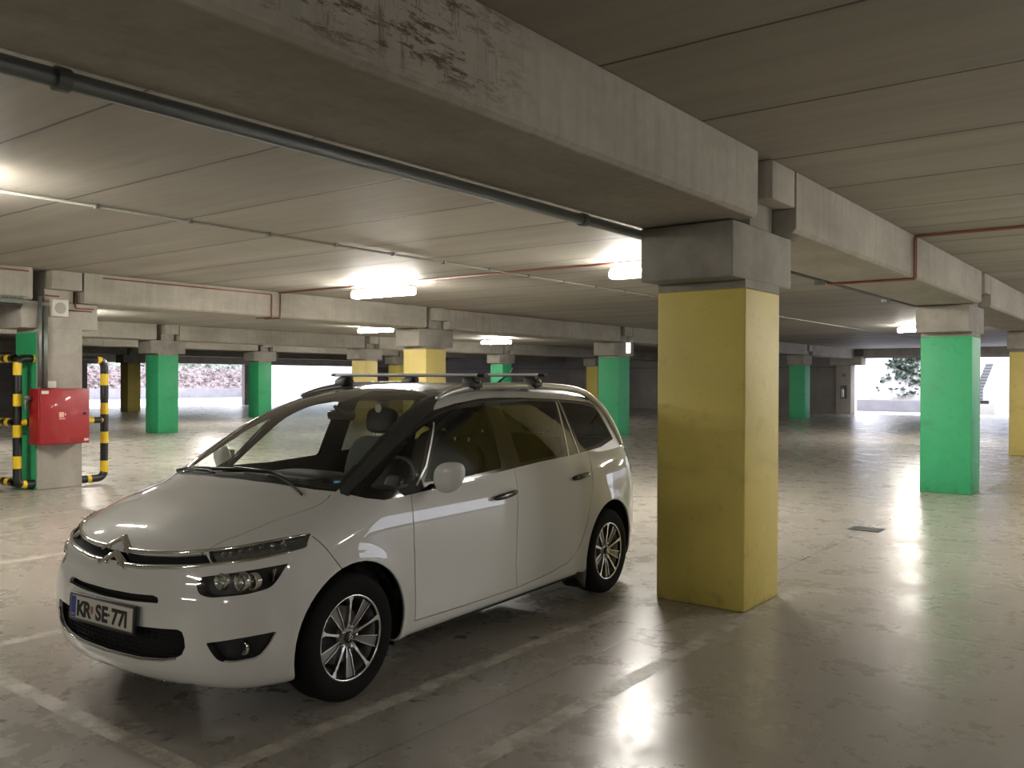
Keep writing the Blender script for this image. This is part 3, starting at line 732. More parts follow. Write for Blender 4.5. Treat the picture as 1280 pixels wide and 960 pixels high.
def body_F(x,y,z):
    y=np.abs(y)
    ys=W(x)*Q(z)
    for cx in (0.,-2.84):
        r=np.hypot(x-cx,z-.33);ys=ys+.014*np.exp(-((r-.39)/.07)**2)*(z<1.2)
    a=(y-ys)*.95
    xs=x+SH(x)*y*y
    b=(z-(Zc(xs)-KC(x)*y*y))*.88
    c=(x-(FZ(z)-FP(y)))*.95
    d=((RZ(z)+RP(y))-x)*.95
    k=np.where(x>-.1,.13,np.where(z>1.3,.10,.12))
    F=smax(a,b,k)
    F=smax(F,smax(c,c-1,.1),.10)
    F=smax(F,d,.22)
    return smax(F,(ZB(x)-z),.05)


def body_N(P):
    e = 2e-3; g = np.zeros_like(P)
    for i in range(3):
        d = np.zeros(3); d[i] = e
        q1 = P + d; q0 = P - d
        g[:, i] = body_F(q1[:, 0], q1[:, 1], q1[:, 2]) - body_F(q0[:, 0], q0[:, 1], q0[:, 2])
    return g / np.maximum(np.linalg.norm(g, axis=1)[:, None], 1e-9)
def body_project(B, Cc):
    # ray from core points Cc toward B, find F=0
    D = B - Cc; lo = np.zeros(len(B)); hi = np.full(len(B), 1.35)
    for _ in range(34):
        mid = (lo + hi) / 2; X = Cc + D * mid[:, None]
        f = body_F(X[:, 0], X[:, 1], X[:, 2]); ins = f < 0
        lo = np.where(ins, mid, lo); hi = np.where(ins, hi, mid)
    return Cc + D * lo[:, None]
# half body as a grid on the faces of a box, pushed onto the surface
X0, X1, YH, Z0, Z1 = -3.85, 1.0, 1.0, -.14, 1.72
nx, ny, nz = 236, 40, 80
gx = np.linspace(X0, X1, nx + 1); gy = np.linspace(0, YH, ny + 1); gz = np.linspace(Z0, Z1, nz + 1)
class Surf:
    def __init__(s): s.v = []; s.f = []; s.key = {}; s.split = {}
    def vert(s, p):
        k = (round(p[0], 5), round(p[1], 5), round(p[2], 5))
        if k not in s.key: s.key[k] = len(s.v); s.v.append(tuple(p))
        return s.key[k]
S = Surf()
def core(B):
    c = np.zeros_like(B); c[:, 0] = np.clip(B[:, 0] * .93 - .06, -3.05, .35); c[:, 2] = .62; return c
def patch(A, Bg, fn, flip):
    pts = np.array([fn(a, b) for a in A for b in Bg], float)
    nb = len(Bg); idx = [S.vert(p) for p in pts]
    for i in range(len(A) - 1):
        for j in range(nb - 1):
            q = [idx[i * nb + j], idx[(i + 1) * nb + j], idx[(i + 1) * nb + j + 1], idx[i * nb + j + 1]]
            S.f.append(tuple(q[::-1] if flip else q))
patch(gx, gz, lambda a, b: (a, YH, b), True)
patch(gx, gy, lambda a, b: (a, b, Z1), False)
patch(gy, gz, lambda a, b: (X1, a, b), False)
patch(gy, gz, lambda a, b: (X0, a, b), True)
Bv = np.array(S.v); Pv = body_project(Bv, core(Bv))
S.v = [tuple(p) for p in Pv]
faces = [f for f in S.f]

def expand(f, split):
    out = []
    n = len(f)
    def rec(i, j):
        k = split.get((i, j) if i < j else (j, i))
        if k is None: return
        rec(i, k); out.append(k); rec(k, j)
    for t in range(n):
        out.append(f[t]); rec(f[t], f[(t + 1) % n])
    return out
def cut_polyline(pts, ax, filt, closed=True):
    """cut the faces along every edge of the 2D polyline (in coordinates ax)"""
    global faces
    V = np.array(S.v)
    n = len(pts)
    cen = np.array([V[list(f)].mean(axis=0) for f in faces]) if False else None
    for e in range(n if closed else n - 1):
        a = pts[e]; b = pts[(e + 1) % n]
        dx, dy = b[0] - a[0], b[1] - a[1]; L = math.hypot(dx, dy)
        if L < 1e-6: continue
        nx_, ny_ = -dy / L, dx / L; tx, ty = dx / L, dy / L
        Va = np.array(S.v); U = Va[:, ax[0]]; Wd = Va[:, ax[1]]
        dist = (U - a[0]) * nx_ + (Wd - a[1]) * ny_; along = (U - a[0]) * tx + (Wd - a[1]) * ty
        near = (np.abs(dist) < .06) & (along > -.06) & (along < L + .06) & filt(Va)
        nearset = near.tolist(); dl = dist.tolist(); al = along.tolist()
        out = []
        for f in faces:
            if not nearset[f[0]] and not nearset[f[len(f) // 2]]: out.append(f); continue
            f = expand(f, S.split)
            while len(dl) < len(S.v):
                p = S.v[len(dl)]; dl.append((p[ax[0]] - a[0]) * nx_ + (p[ax[1]] - a[1]) * ny_); al.append((p[ax[0]] - a[0]) * tx + (p[ax[1]] - a[1]) * ty)
            ds = [dl[i] for i in f]
            if not (min(ds) < -1e-4 and max(ds) > 1e-4): out.append(tuple(f)); continue
            aa = [al[i] for i in f]
            if max(aa) < -.0 or min(aa) > L: out.append(tuple(f)); continue
            pos, neg = [], []
            m = len(f)
            for t in range(m):
                i, j = f[t], f[(t + 1) % m]; di, dj = dl[i], dl[j]
                if di >= -1e-4: pos.append(i)
                if di <= 1e-4: neg.append(i)
                if (di > 1e-4 and dj < -1e-4) or (di < -1e-4 and dj > 1e-4):
                    kk = (i, j) if i < j else (j, i)
                    k = S.split.get(kk)
                    if k is None:
                        w = di / (di - dj); p, q = S.v[i], S.v[j]
                        k = len(S.v); S.v.append(tuple(p[c] + (q[c] - p[c]) * w for c in range(3))); S.split[kk] = k
                        P3 = S.v[k]; dl.append((P3[ax[0]] - a[0]) * nx_ + (P3[ax[1]] - a[1]) * ny_); al.append((P3[ax[0]] - a[0]) * tx + (P3[ax[1]] - a[1]) * ty)
                    pos.append(k); neg.append(k)
            if len(pos) > 2: out.append(tuple(pos))
            if len(neg) > 2: out.append(tuple(neg))
        faces = out
def smooth_poly(pts, it=2, closed=True):
    for _ in range(it):
        o = []; n = len(pts)
        for i in range(n if closed else n - 1):
            a, b = pts[i], pts[(i + 1) % n]
            o.append((a[0] * .75 + b[0] * .25, a[1] * .75 + b[1] * .25)); o.append((a[0] * .25 + b[0] * .75, a[1] * .25 + b[1] * .75))
        if not closed: o = [pts[0]] + o[1:-1] + [pts[-1]]
        pts = o
    return pts
def round_poly(pts, r, n=4):
    out = []; m = len(pts)
    for i in range(m):
        p0, p, p1 = pts[i - 1], pts[i], pts[(i + 1) % m]; rr = r[i] if isinstance(r, (list, tuple)) else r
        a = (p0[0] - p[0], p0[1] - p[1]); b = (p1[0] - p[0], p1[1] - p[1]); la = math.hypot(*a); lb = math.hypot(*b)
        d = min(rr, la * .45, lb * .45)
        if d < 1e-4: out.append(p); continue
        q0 = (p[0] + a[0] / la * d, p[1] + a[1] / la * d); q1 = (p[0] + b[0] / lb * d, p[1] + b[1] / lb * d)
        for k in range(n + 1):
            t = k / n; out.append((q0[0] * (1 - t) ** 2 + p[0] * 2 * t * (1 - t) + q1[0] * t * t, q0[1] * (1 - t) ** 2 + p[1] * 2 * t * (1 - t) + q1[1] * t * t))
    return out
def strip_quads(pts, w):
    qs = []
    for i in range(len(pts) - 1):
        a, b = pts[i], pts[i + 1]; dx, dy = b[0] - a[0], b[1] - a[1]; L = math.hypot(dx, dy); nx_, ny_ = -dy / L * w / 2, dx / L * w / 2
        ex, ey = dx / L * w * .3, dy / L * w * .3
        qs.append([(a[0] - ex + nx_, a[1] - ey + ny_), (b[0] + ex + nx_, b[1] + ey + ny_), (b[0] + ex - nx_, b[1] + ey - ny_), (a[0] - ex - nx_, a[1] - ey - ny_)])
    return qs
def inpoly(P, poly):
    x, y = P[:, 0], P[:, 1]; r = np.zeros(len(P), bool); n = len(poly); j = n - 1
    for i in range(n):
        xi, yi = poly[i]; xj, yj = poly[j]
        if yi != yj:
            r ^= ((yi > y) != (yj > y)) & (x < (xj - xi) * (y - yi) / (yj - yi) + xi)
        j = i
    return r
SIDE, FRONT, TOP = (0, 2), (1, 2), (0, 1)
fS = lambda V: V[:, 1] > .35
fF = lambda V: V[:, 0] > .15
fT = lambda V: V[:, 2] > .80
fR = lambda V: V[:, 0] < -3.0
REG = []   # (name, ax, polys, test on centroids)
def region(name, ax, poly, filt, cut=True):
    polys = poly if isinstance(poly[0][0], (tuple, list)) else [poly]
    if cut:
        for p in polys: cut_polyline(p, ax, filt)
    REG.append((name, ax, polys, filt))

# ---- outlines (side view x,z; front view y,z; top view x,y)
DLO = [(-.085, 1.052), (-.145, 1.031), (-.25, 1.012), (-.49, 1.020), (-.68, 1.030), (-.944, 1.048), (-1.35, 1.068), (-1.56, 1.080), (-1.87, 1.096), (-2.243, 1.108), (-2.55, 1.124), (-2.80, 1.142), (-3.06, 1.190),
       (-2.99, 1.375), (-2.94, 1.465), (-2.88, 1.490), (-2.467, 1.518), (-1.947, 1.538), (-1.6, 1.543), (-1.426, 1.538), (-1.151, 1.512), (-.914, 1.472), (-.70, 1.385), (-.497, 1.283), (-.30, 1.175)]
region('gap', SIDE, strip_quads([(-.470, 1.024), (-.458, .9), (-.456, .75), (-.468, .55), (-.492, .306)], .007) +
       strip_quads([(-1.535, 1.080), (-1.525, 1.0), (-1.505, .85), (-1.487, .65), (-1.492, .45), (-1.532, .290)], .007) +
       strip_quads([(-2.56, 1.126), (-2.545, .94), (-2.52, .84), (-2.485, .754), (-2.43, .60), (-2.36, .47), (-2.28, .39), (-2.18, .348), (-2.0, .322), (-1.8, .305), (-1.532, .290), (-.954, .294), (-.492, .306)], .007) +
       strip_quads([(.244, .885), (.20, .83), (.144, .754), (.105, .70)], .006), fS)
region('gap', TOP, strip_quads([(-.02, .705), (.06, .722), (.115, .718), (.22, .692), (.33, .657), (.42, .628), (.502, .600), (.60, .555), (.66, .52)], .006), fT)
ARCH = [[(cx + r * math.cos(t * PI / 24), .33 + dz + r * math.sin(t * PI / 24)) for t in range(-8, 33)] for cx, r, dz in ((0, .385, .012), (-2.83, .392, .012))]
region('arch', SIDE, ARCH, fS)
# glass panes inside the window band
G_q = round_poly([(-.20, 1.082), (-.30, 1.050), (-.47, 1.062), (-.60, 1.12), (-.83, 1.385), (-.80, 1.400), (-.66, 1.345)], .03)
G_f = round_poly([(-.60, 1.072), (-.78, 1.240), (-.955, 1.405), (-1.16, 1.488), (-1.46, 1.513), (-1.45, 1.50), (-1.40, 1.090), (-.95, 1.068)], [.02, .08, .08, .1, .03, .0, .03, .03])
G_r = round_poly([(-1.625, 1.510), (-1.62, 1.106), (-2.235, 1.130), (-2.33, 1.498), (-1.9, 1.514)], .03)
G_3 = round_poly([(-2.44, 1.495), (-2.475, 1.155), (-2.52, 1.146), (-2.80, 1.168), (-3.02, 1.212), (-2.96, 1.37), (-2.905, 1.452), (-2.86, 1.472)], .025)
region('glass_quarter', SIDE, G_q, fS); region('glass_front', SIDE, G_f, fS); region('glass_rear', SIDE, G_r, fS); region('glass_third', SIDE, G_3, fS)
# bright finisher lines between panes
for k_, (q_, w_) in enumerate((([(-.535, 1.065), (-.66, 1.16), (-.86, 1.40)], .012), ([(-2.265, 1.112), (-2.30, 1.25), (-2.365, 1.497)], .022), ([(-2.425, 1.118), (-2.41, 1.25), (-2.405, 1.505)], .014))):
    region('satin_line%d' % k_, SIDE, strip_quads(q_, w_), fS)
region('dlo', SIDE, DLO, fS)
region('satin', SIDE, [(-2.60, 1.128), (-2.80, 1.142), (-3.06, 1.190), (-2.99, 1.375), (-2.94, 1.465), (-2.97, 1.515), (-3.07, 1.42), (-3.125, 1.30), (-3.17, 1.16), (-3.19, 1.128), (-3.05, 1.118), (-2.75, 1.108)], fS)
region('tail', SIDE, round_poly([(-3.27, 1.10), (-3.30, 1.02), (-3.36, .90), (-3.60, .84), (-4.2, .84), (-4.2, 1.10)], .02), lambda V: (V[:, 1] > .45) & (V[:, 0] < -2.9))
# front fascia
DRL = [(.42, .835), (.55, .851), (.656, .866), (.748, .886), (.838, .903), (.862, .842), (.845, .833), (.756, .808), (.60, .786), (.473, .767)]
region('drl', FRONT, round_poly([(.545, .848), (.656, .863), (.748, .883), (.838, .901), (.868, .842), (.85, .832), (.756, .810), (.60, .790)], [.005, .01, .01, .004, .012, .02, .02, .02]), lambda V: V[:, 0] > .1)
region('grille_top', FRONT, [(0, .80), (.03, .800), (.06, .800), (.20, .800), (.40, .812), (.545, .830), (.60, .790), (.473, .778), (.2, .758), (.05, .755), (0, .755)], fF)
HEAD = round_poly([(.566, .728), (.685, .749), (.77, .763), (.858, .780), (.848, .716), (.835, .676), (.78, .655), (.64, .641), (.585, .655), (.558, .695)], [.012, .02, .02, .003, .02, .03, .03, .03, .02, .02])
region('head', FRONT, HEAD, lambda V: V[:, 0] > .2)
FOG = round_poly([(.645, .436), (.74, .452), (.856, .470), (.838, .405), (.81, .352), (.74, .340), (.69, .352), (.665, .392)], [.008, .02, .008, .02, .02, .02, .02, .02])
region('fog', FRONT, FOG, lambda V: V[:, 0] > .2)
region('slot', FRONT, [(0, .622), (.2, .624), (.345, .630), (.372, .624), (.383, .610), (.381, .598), (.30, .594), (.15, .588), (0, .586)], fF)
region('grille_low', FRONT, [(0, .478), (.25, .478), (.40, .484), (.505, .489), (.53, .48), (.542, .45), (.545, .41), (.525, .372), (.485, .348), (.40, .328), (.26, .316), (0, .312)], fF)
# bonnet, windscreen and roof seen from above
BON = [(.13, -.1), (.125, 0), (.10, .25), (.05, .46), (.0, .60), (-.055, .705), (.06, .722), (.115, .718), (.22, .692), (.33, .657), (.42, .628), (.502, .600), (.60, .555), (1.2, .44), (1.2, -.1)]
region('bonnet_low', FRONT, [(-.1, .872), (.005, .872), (.035, .838), (.07, .822), (.20, .822), (.43, .836), (.54, .853), (.62, .862), (.75, .62), (-.1, .62)], fF)
region('bonnet', TOP, BON, fT)
WSC = [(.10, -.1), (.095, 0), (.07, .25), (.02, .46), (-.03, .60), (-.085, .705), (-.30, .69), (-.55, .655), (-.80, .60), (-1.0, .545), (-1.08, .50), (-1.12, .3), (-1.13, 0), (-1.13, -.1)]
region('windscreen', TOP, WSC, fT)
region('cowl', TOP, [(.13, -.1), (.125, 0), (.10, .25), (.05, .46), (.0, .60), (-.055, .705), (-.085, .715), (-.14, .80), (.10, .95), (-.2, .95), (-.2, -.1)][0:6] + [(-.085, .705), (-.03, .60), (.02, .46), (.07, .25), (.095, 0), (.10, -.1)], fT)
APIL = [(-.085, .702), (-.30, .688), (-.55, .652), (-.80, .597), (-1.0, .542), (-1.5, .53), (-2.6, .55), (-2.95, .58), (-3.02, .62), (-2.9, .652), (-2.6, .615), (-2.0, .60), (-1.5, .582), (-1.15, .592), (-1.03, .607), (-.96, .64), (-.90, .683), (-.5, .757), (-.30, .778), (-.13, .790), (-.075, .775), (-.06, .735)]
region('apillar', TOP, APIL, fT)
region('roof', TOP, [(-.9, -.1), (-.9, .56), (-1.0, .542), (-1.5, .53), (-2.6, .55), (-2.95, .58), (-3.0, .5), (-3.06, .3), (-3.08, 0), (-3.08, -.1)], lambda V: V[:, 2] > 1.3)
region('bumper_side', SIDE, [(.244, .885), (.20, .83), (.144, .754), (.105, .70), (.105, .0), (1.3, 0), (1.3, .885)], fS)
region('rear_window', FRONT, [(-.1, 1.16), (.5, 1.18), (.60, 1.22), (.55, 1.40), (.45, 1.455), (-.1, 1.47)], fR)
region('fdoor', SIDE, [(-.470, 1.03), (-.458, .9), (-.456, .75), (-.468, .55), (-.492, .306), (-.954, .294), (-1.532, .290), (-1.492, .45), (-1.487, .65), (-1.505, .85), (-1.525, 1.0), (-1.535, 1.085), (-1.35, 1.2), (-.5, 1.2)], fS, cut=False)
region('rdoor', SIDE, [(-1.535, 1.085), (-1.525, 1.0), (-1.505, .85), (-1.487, .65), (-1.492, .45), (-1.532, .290), (-1.8, .305), (-2.0, .322), (-2.18, .348), (-2.28, .39), (-2.36, .47), (-2.43, .60), (-2.485, .754), (-2.52, .84), (-2.545, .94), (-2.56, 1.126), (-2., 1.2)], fS, cut=False)
region('bumper_low', SIDE, [(-.492, .306), (-2.0, .318), (-2.5, .30), (-2.5, 0), (-.3, 0)], fS, cut=False)
region('rear_bumper', SIDE, [(-3.1, 0), (-3.1, .70), (-3.3, .80), (-4, .80), (-4, 0)], lambda V: V[:, 0] < -3)

faces = [tuple(expand(f, S.split)) for f in faces]
V = np.array(S.v)
Fc = np.array([V[list(f)].mean(axis=0) for f in faces])
lab = np.array(['body'] * len(faces), dtype=object); done = np.zeros(len(faces), bool)
REGd = {}
def inreg(i):
    name, ax, polys, filt = REG[i]; r = np.zeros(len(Fc), bool)
    for p in polys: r |= inpoly(Fc[:, ax], p)
    return r & filt(Fc)
names = [r[0] for r in REG]
order = ['arch', 'drl', 'grille_top', 'head', 'fog', 'slot', 'grille_low', 'tail', 'glass_quarter', 'glass_front', 'glass_rear', 'glass_third', 'satin_line0', 'satin_line1', 'satin_line2', 'dlo', 'satin', 'windscreen', 'cowl', 'apillar', 'roof', 'gap', 'rear_window']
for nm in order:
    for i, r in enumerate(REG):
        if r[0] == nm:
            m = inreg(i) & ~done
            if nm == 'gap': m &= True
            lab[m] = nm; done |= m
bl = inreg(names.index('bonnet_low')); bo = inreg(names.index('bonnet')) & ~bl & ~done; lab[bo] = 'bonnet'; done |= bo
for nm in ('fdoor', 'rdoor'):
    m = inreg(names.index(nm)) & ~done; lab[m] = nm; done |= m
m = (inreg(names.index('bumper_side')) | ((Fc[:, 0] > .35) & (Fc[:, 2] < .80) | (bl & (Fc[:, 0] > .4)))) & ~done & (Fc[:, 0] > .1); lab[m] = 'front_bumper'; done |= m
m = inreg(names.index('rear_bumper')) & ~done; lab[m] = 'rear_bumper'; done |= m
lab[(lab == 'cowl')] = 'cowl'
NV = body_N(V)

# ---- build objects from labels
CAR = empty('car', (CAR_O[0], CAR_O[1], 0), math.radians(-86.45))
tag(CAR, 'white people carrier with roof bars parked beside the big yellow pillar', 'car')
def half_mesh(names_, mirror, both, off=0., solid=0., sel=None):
    idx = [i for i in range(len(faces)) if (lab[i] in names_ if sel is None else sel[i])]
    used = {}; vs = []; ns = []; fs = []
    sgs = (1, -1) if both else ((-1,) if mirror else (1,))
    for sg in sgs:
        for i in idx:
            f = []
            for k in faces[i]:
                p = V[k] - NV[k] * off
                kk = (k, sg if p[1] > 1e-4 else 0)
                if kk not in used:
                    used[kk] = len(vs); vs.append((p[0], sg * p[1], p[2])); ns.append((NV[k][0], sg * NV[k][1], NV[k][2]))
                f.append(used[kk])
            g = []
            for q in f:
                if not g or q != g[-1]: g.append(q)
            if len(g) > 2 and g[0] == g[-1]: g.pop()
            if len(set(g)) > 2: fs.append(tuple(g) if sg > 0 else tuple(g[::-1]))
    return vs, fs, ns
def body_obj(name, names_, mat, parent=CAR, mirror=False, both=False, off=0., flip=False, sel=None, lip=None):
    vs, fs, ns = half_mesh(names_, mirror, both, off, sel=sel)
    if not fs: print('EMPTY', name); return None
    nsurf = len(fs)
    if lip:                                     # fold the open edges inward so the panel has thickness
        edges = {}
        for f in fs:
            for t in range(len(f)): edges.setdefault(tuple(sorted((f[t], f[(t + 1) % len(f)]))), []).append((f[t], f[(t + 1) % len(f)]))
        inner = {}
        for k, l in edges.items():
            if len(l) == 1:
                a, b = l[0]
                if abs(vs[a][1]) < 1e-4 and abs(vs[b][1]) < 1e-4: continue
                for q in (a, b):
                    if q not in inner:
                        inner[q] = len(vs); p = vs[q]; n_ = ns[q]; vs.append(tuple(p[c] - n_[c] * lip for c in range(3))); ns.append(n_)
                fs.append((b, a, inner[a], inner[b]))
    me = bpy.data.meshes.new(name); me.from_pydata(vs, [], fs); me.update()
    me.polygons.foreach_set('use_smooth', [i < nsurf for i in range(len(fs))])
    if not flip:
        nl = []
        for p in me.polygons:
            for li in p.loop_indices:
                nl.append(ns[me.loops[li].vertex_index] if p.index < nsurf else tuple(p.normal))
        try: me.normals_split_custom_set(nl)
        except Exception as ex_: print('normals', ex_)
    else: me.flip_normals()
    return link(name, me, mat, parent)
def cup(name, names_, vec, mat, parent=CAR, mirror=False, both=False, wall=True, sel=None):
    """recess behind an opening: the region moved by vec plus side walls"""
    vs, fs, ns = half_mesh(names_, mirror, both, 0., sel=sel)
    n = len(vs); sg = -1 if mirror else 1
    vv = [(p[0] + vec[0], p[1] + vec[1] * (sg if not both else (1 if p[1] > 0 else -1 if p[1] < 0 else 0)), p[2] + vec[2]) for p in vs]
    edges = {}
    for f in fs:
        for t in range(len(f)): edges.setdefault(tuple(sorted((f[t], f[(t + 1) % len(f)]))), []).append((f[t], f[(t + 1) % len(f)]))
    F2 = [tuple(k + n for k in f) for f in fs]
    if wall:
        for k, l in edges.items():
            if len(l) == 1: a, b = l[0]; F2.append((a, b, b + n, a + n))
    me = bpy.data.meshes.new(name); me.from_pydata(vs + vv, [], F2); me.update()
    bm = bmesh.new(); bm.from_mesh(me); bmesh.ops.delete(bm, geom=[v for v in bm.verts if not v.link_faces], context='VERTS'); bm.to_mesh(me); bm.free()
    return link(name, me, mat, parent)

body_obj('body_shell', ('body',), M['paint'], both=True, lip=.012)
body_obj('bonnet', ('bonnet',), M['paint'], both=True, lip=.012)
body_obj('front_bumper', ('front_bumper',), M['paint'], both=True, lip=.018)
body_obj('rear_bumper', ('rear_bumper',), M['paint'], both=True, lip=.012)
body_obj('roof_panel', ('roof',), M['roof'], both=True)
body_obj('windscreen', ('windscreen',), M['glass'], both=True)
body_obj('cowl_panel', ('cowl',), M['dark'], both=True, off=.006)
body_obj('rear_window', ('rear_window',), M['glass_dark'], both=True)
body_obj('inner_lining', None, M['liner'], both=True, off=.022, sel=[(l in ('body', 'fdoor', 'rdoor', 'dlo', 'apillar', 'roof', 'satin', 'gap', 'satin_line0', 'satin_line1', 'satin_line2', 'cowl', 'rear_bumper')) and not (c[0] > -.1 and c[2] > .5) for l, c in zip(lab, Fc)])
for side, mir in (('left', False), ('right', True)):
    sg = -1 if mir else 1
    fd = body_obj('door', ('fdoor',), M['paint'], mirror=mir, lip=.012); rd = body_obj('door', ('rdoor',), M['paint'], mirror=mir, lip=.012)
    wf = body_obj('window_frame', ('dlo',), M['trim'], mirror=mir, lip=.010)
    body_obj('side_window', ('glass_front',), M['glass'], mirror=mir)
    body_obj('quarter_window', ('glass_quarter',), M['glass'], mirror=mir)
    body_obj('side_window', ('glass_rear',), M['glass_dark'], mirror=mir)
    body_obj('quarter_window', ('glass_third',), M['glass_dark'], mirror=mir)
    [body_obj('window_finisher', ('satin_line%d' % k_,), M['satin'], parent=wf, mirror=mir, off=-.003) for k_ in range(3)]
    body_obj('rear_pillar_trim', ('satin',), M['satin'], mirror=mir, lip=.01)
    body_obj('windscreen_pillar', ('apillar',), M['pillar_satin'], mirror=mir, lip=.01)
    body_obj('panel_gap', ('gap',), M['matt'], mirror=mir, off=.010)
    # headlamp: recess, cover, reflectors
    hl = cup('headlamp', ('head',), (-.055, -.02, 0), M['dark'], mirror=mir)
    body_obj('lens_cover', ('head',), M['lens'], parent=hl, mirror=mir)
    for (yy, xx, rr) in ((.655, .615, .038), (.735, .565, .040), (.775, .53, .036)):
        MB().lathe([(.0, .004), (-.002, rr * .45), (.012, rr * .8), (.030, rr), (.030, rr * 1.08), (.0, rr * 1.1)], 'x', 28, (xx, sg * yy, .710)).build('reflector', M['chrome'], hl, smooth=True)
        MB().lathe([(.034, .001), (.031, rr * .3), (.020, rr * .5), (.0, rr * .52)], 'x', 24, (xx, sg * yy, .710)).build('projector_lens', M['glass'], hl, smooth=True)
    MB().prism([(.80, .742), (.845, .765), (.825, .70), (.80, .69)], lambda u, v: (.475, sg * u, v), lambda u, v: (.470, sg * u, v)).build('indicator_reflector', M['chrome'], hl)
    # upper daytime lamp
    dl_ = cup('daytime_lamp', ('drl',), (-.03, -.012, 0), M['drl_house'], mirror=mir)
    body_obj('lens_cover', ('drl',), M['lens'], parent=dl_, mirror=mir)
    for k in range(7):
        t = k / 6; yy = .62 + .19 * t; xx = .590 - .20 * t ** 1.25; zz = .826 + .040 * t
        MB().lathe([(0, .001), (.006, .008), (.0, .014), (.012, .018)], 'x', 12, (xx - .006, sg * yy, zz)).build('light_element', M['chrome'], dl_, smooth=True)
    # fog lamp
    fg = cup('fog_lamp', ('fog',), (-.05, -.01, 0), M['dark'], mirror=mir)
    MB().lathe([(-.02, .002), (-.015, .015), (.0, .030), (.004, .034), (-.01, .036)], 'x', 24, (.585, sg * .745, .400)).build('reflector', M['chrome'], fg, smooth=True)
    MB().lathe([(.004, .001), (.002, .030)], 'x', 24, (.586, sg * .745, .400)).build('lens_cover', M['lens'], fg, smooth=True)
    # tail lamp
    body_obj('tail_lamp', ('tail',), M['red_lens'], mirror=mir, off=-.006)
    # handles
    for (x0, x1, z0, z1, door) in ((-1.225, -1.475, .917, .936, fd), (-2.225, -2.455, .951, .966, rd)):
        n_ = 8; path = []
        for k in range(n_ + 1):
            t = k / n_; x = x0 + (x1 - x0) * t; z = z0 + (z1 - z0) * t
            path.append((x, t))
        pts = np.array([[x0 + (x1 - x0) * k / n_, 1., z0 + (z1 - z0) * k / n_] for k in range(n_ + 1)])
        sf = body_project(pts, np.array([[p[0], 0, p[2]] for p in pts]))
        tube = [(sf[k][0], sg * (sf[k][1] + .004 + .030 * math.sin(PI * (.12 + .76 * k / n_)) ** .5), sf[k][2]) for k in range(n_ + 1)]
        rr_ = [.012, .018, .020, .0205, .0205, .0205, .020, .018, .012]
        h = MB().tube(tube, rr_, 12, sy=1.).build('handle', M['dark_chrome'], door, smooth=True)
        inn = [(p[0], p[1] - sg * .006, p[2] - .003) for p in tube]
        MB().tube([(sf[k][0], sg * (sf[k][1] + .001), sf[k][2]) for k in range(1, n_)], [.014, .030, .036, .038, .036, .030, .014], 12, sy=.12).build('handle_recess', M['alloy_grey'], door, smooth=True)
    # mirror
    mr = empty('wing_mirror', (0, 0, 0), parent=CAR)
    cx_, cy_, cz_ = -.66, 1.0, 1.118
    prof = MB(); vs = []; fs = []; nu, nv = 24, 16
    for j in range(nv + 1):
        ph = -PI / 2 + PI * j / nv
        for i in range(nu):
            th = 2 * PI * i / nu
            X = math.cos(ph) * math.cos(th); Y = math.cos(ph) * math.sin(th); Zz = math.sin(ph)
            sx = .062 if X > 0 else .038
            e = lambda q, p_: math.copysign(abs(q) ** p_, q)
            yv = e(Y, .72) * .088 * (1 - .34 * (-Zz if Zz < 0 else 0) ** 1.5); zv = e(Zz, .8) * (.078 if Zz > 0 else .102)
            vs.append((cx_ + e(X, .8) * sx * (1 - .15 * Y * Y) - .02 * Y, sg * (cy_ + yv + .02 * Zz), cz_ + zv))
    for j in range(nv):
        for i in range(nu): fs.append((j * nu + i, j * nu + (i + 1) % nu, (j + 1) * nu + (i + 1) % nu, (j + 1) * nu + i))
    MB().add(vs, fs).build('mirror_shell', M['paint'], mr, smooth=True)
    MB().prism([(cy_ - .06, cz_ - .06), (cy_ + .055, cz_ - .06), (cy_ + .075, cz_ + .02), (cy_ + .06, cz_ + .05), (cy_ - .07, cz_ + .05)],
               lambda u, v: (cx_ - .040, sg * u, v), lambda u, v: (cx_ - .034, sg * u, v)).build('mirror_glass', M['chrome'], mr)
    MB().tube(fillet([(cx_ + .0, sg * .855, 1.045), (cx_ + .0, sg * .93, 1.050), (cx_ + .0, sg * 1.0, 1.075)], .03), [.03] * 2 + [.028] * 5 + [.034] * 2, 12, sy=.55).build('mirror_arm', M['trim'], mr, smooth=True)
    # roof rail
    path = [(-1.02, .615, 1.545), (-1.2, .600, 1.588), (-1.5, .590, 1.618), (-2.0, .592, 1.622), (-2.5, .605, 1.610), (-2.75, .617, 1.588), (-2.88, .632, 1.558), (-2.98, .662, 1.500), (-3.06, .705, 1.42), (-3.12, .748, 1.32), (-3.17, .785, 1.20), (-3.19, .800, 1.135)]
    pa = np.array(path); tt = np.linspace(0, len(path) - 1, 50); ii = np.arange(len(path))
    ss = [sp(list(zip(ii, pa[:, c])))(tt) for c in range(3)]
    pts = np.stack(ss, 1)
    MB().tube([(p[0], sg * p[1], p[2]) for p in pts], [.014 + .011 * min(1, k / 8) * (1 if k < 36 else max(.4, 1 - (k - 36) / 20)) for k in range(50)], 12).build('roof_rail', M['satin'], CAR, smooth=True)
    # mud flap behind the front of the rear wheel
    MB().prism([(-2.37, .30), (-2.33, .205), (-2.47, .10), (-2.50, .30)], lambda u, v: (u, sg * .70, v), lambda u, v: (u, sg * .875, v)).build('mud_flap', M['dark'], CAR, bevel=.004)

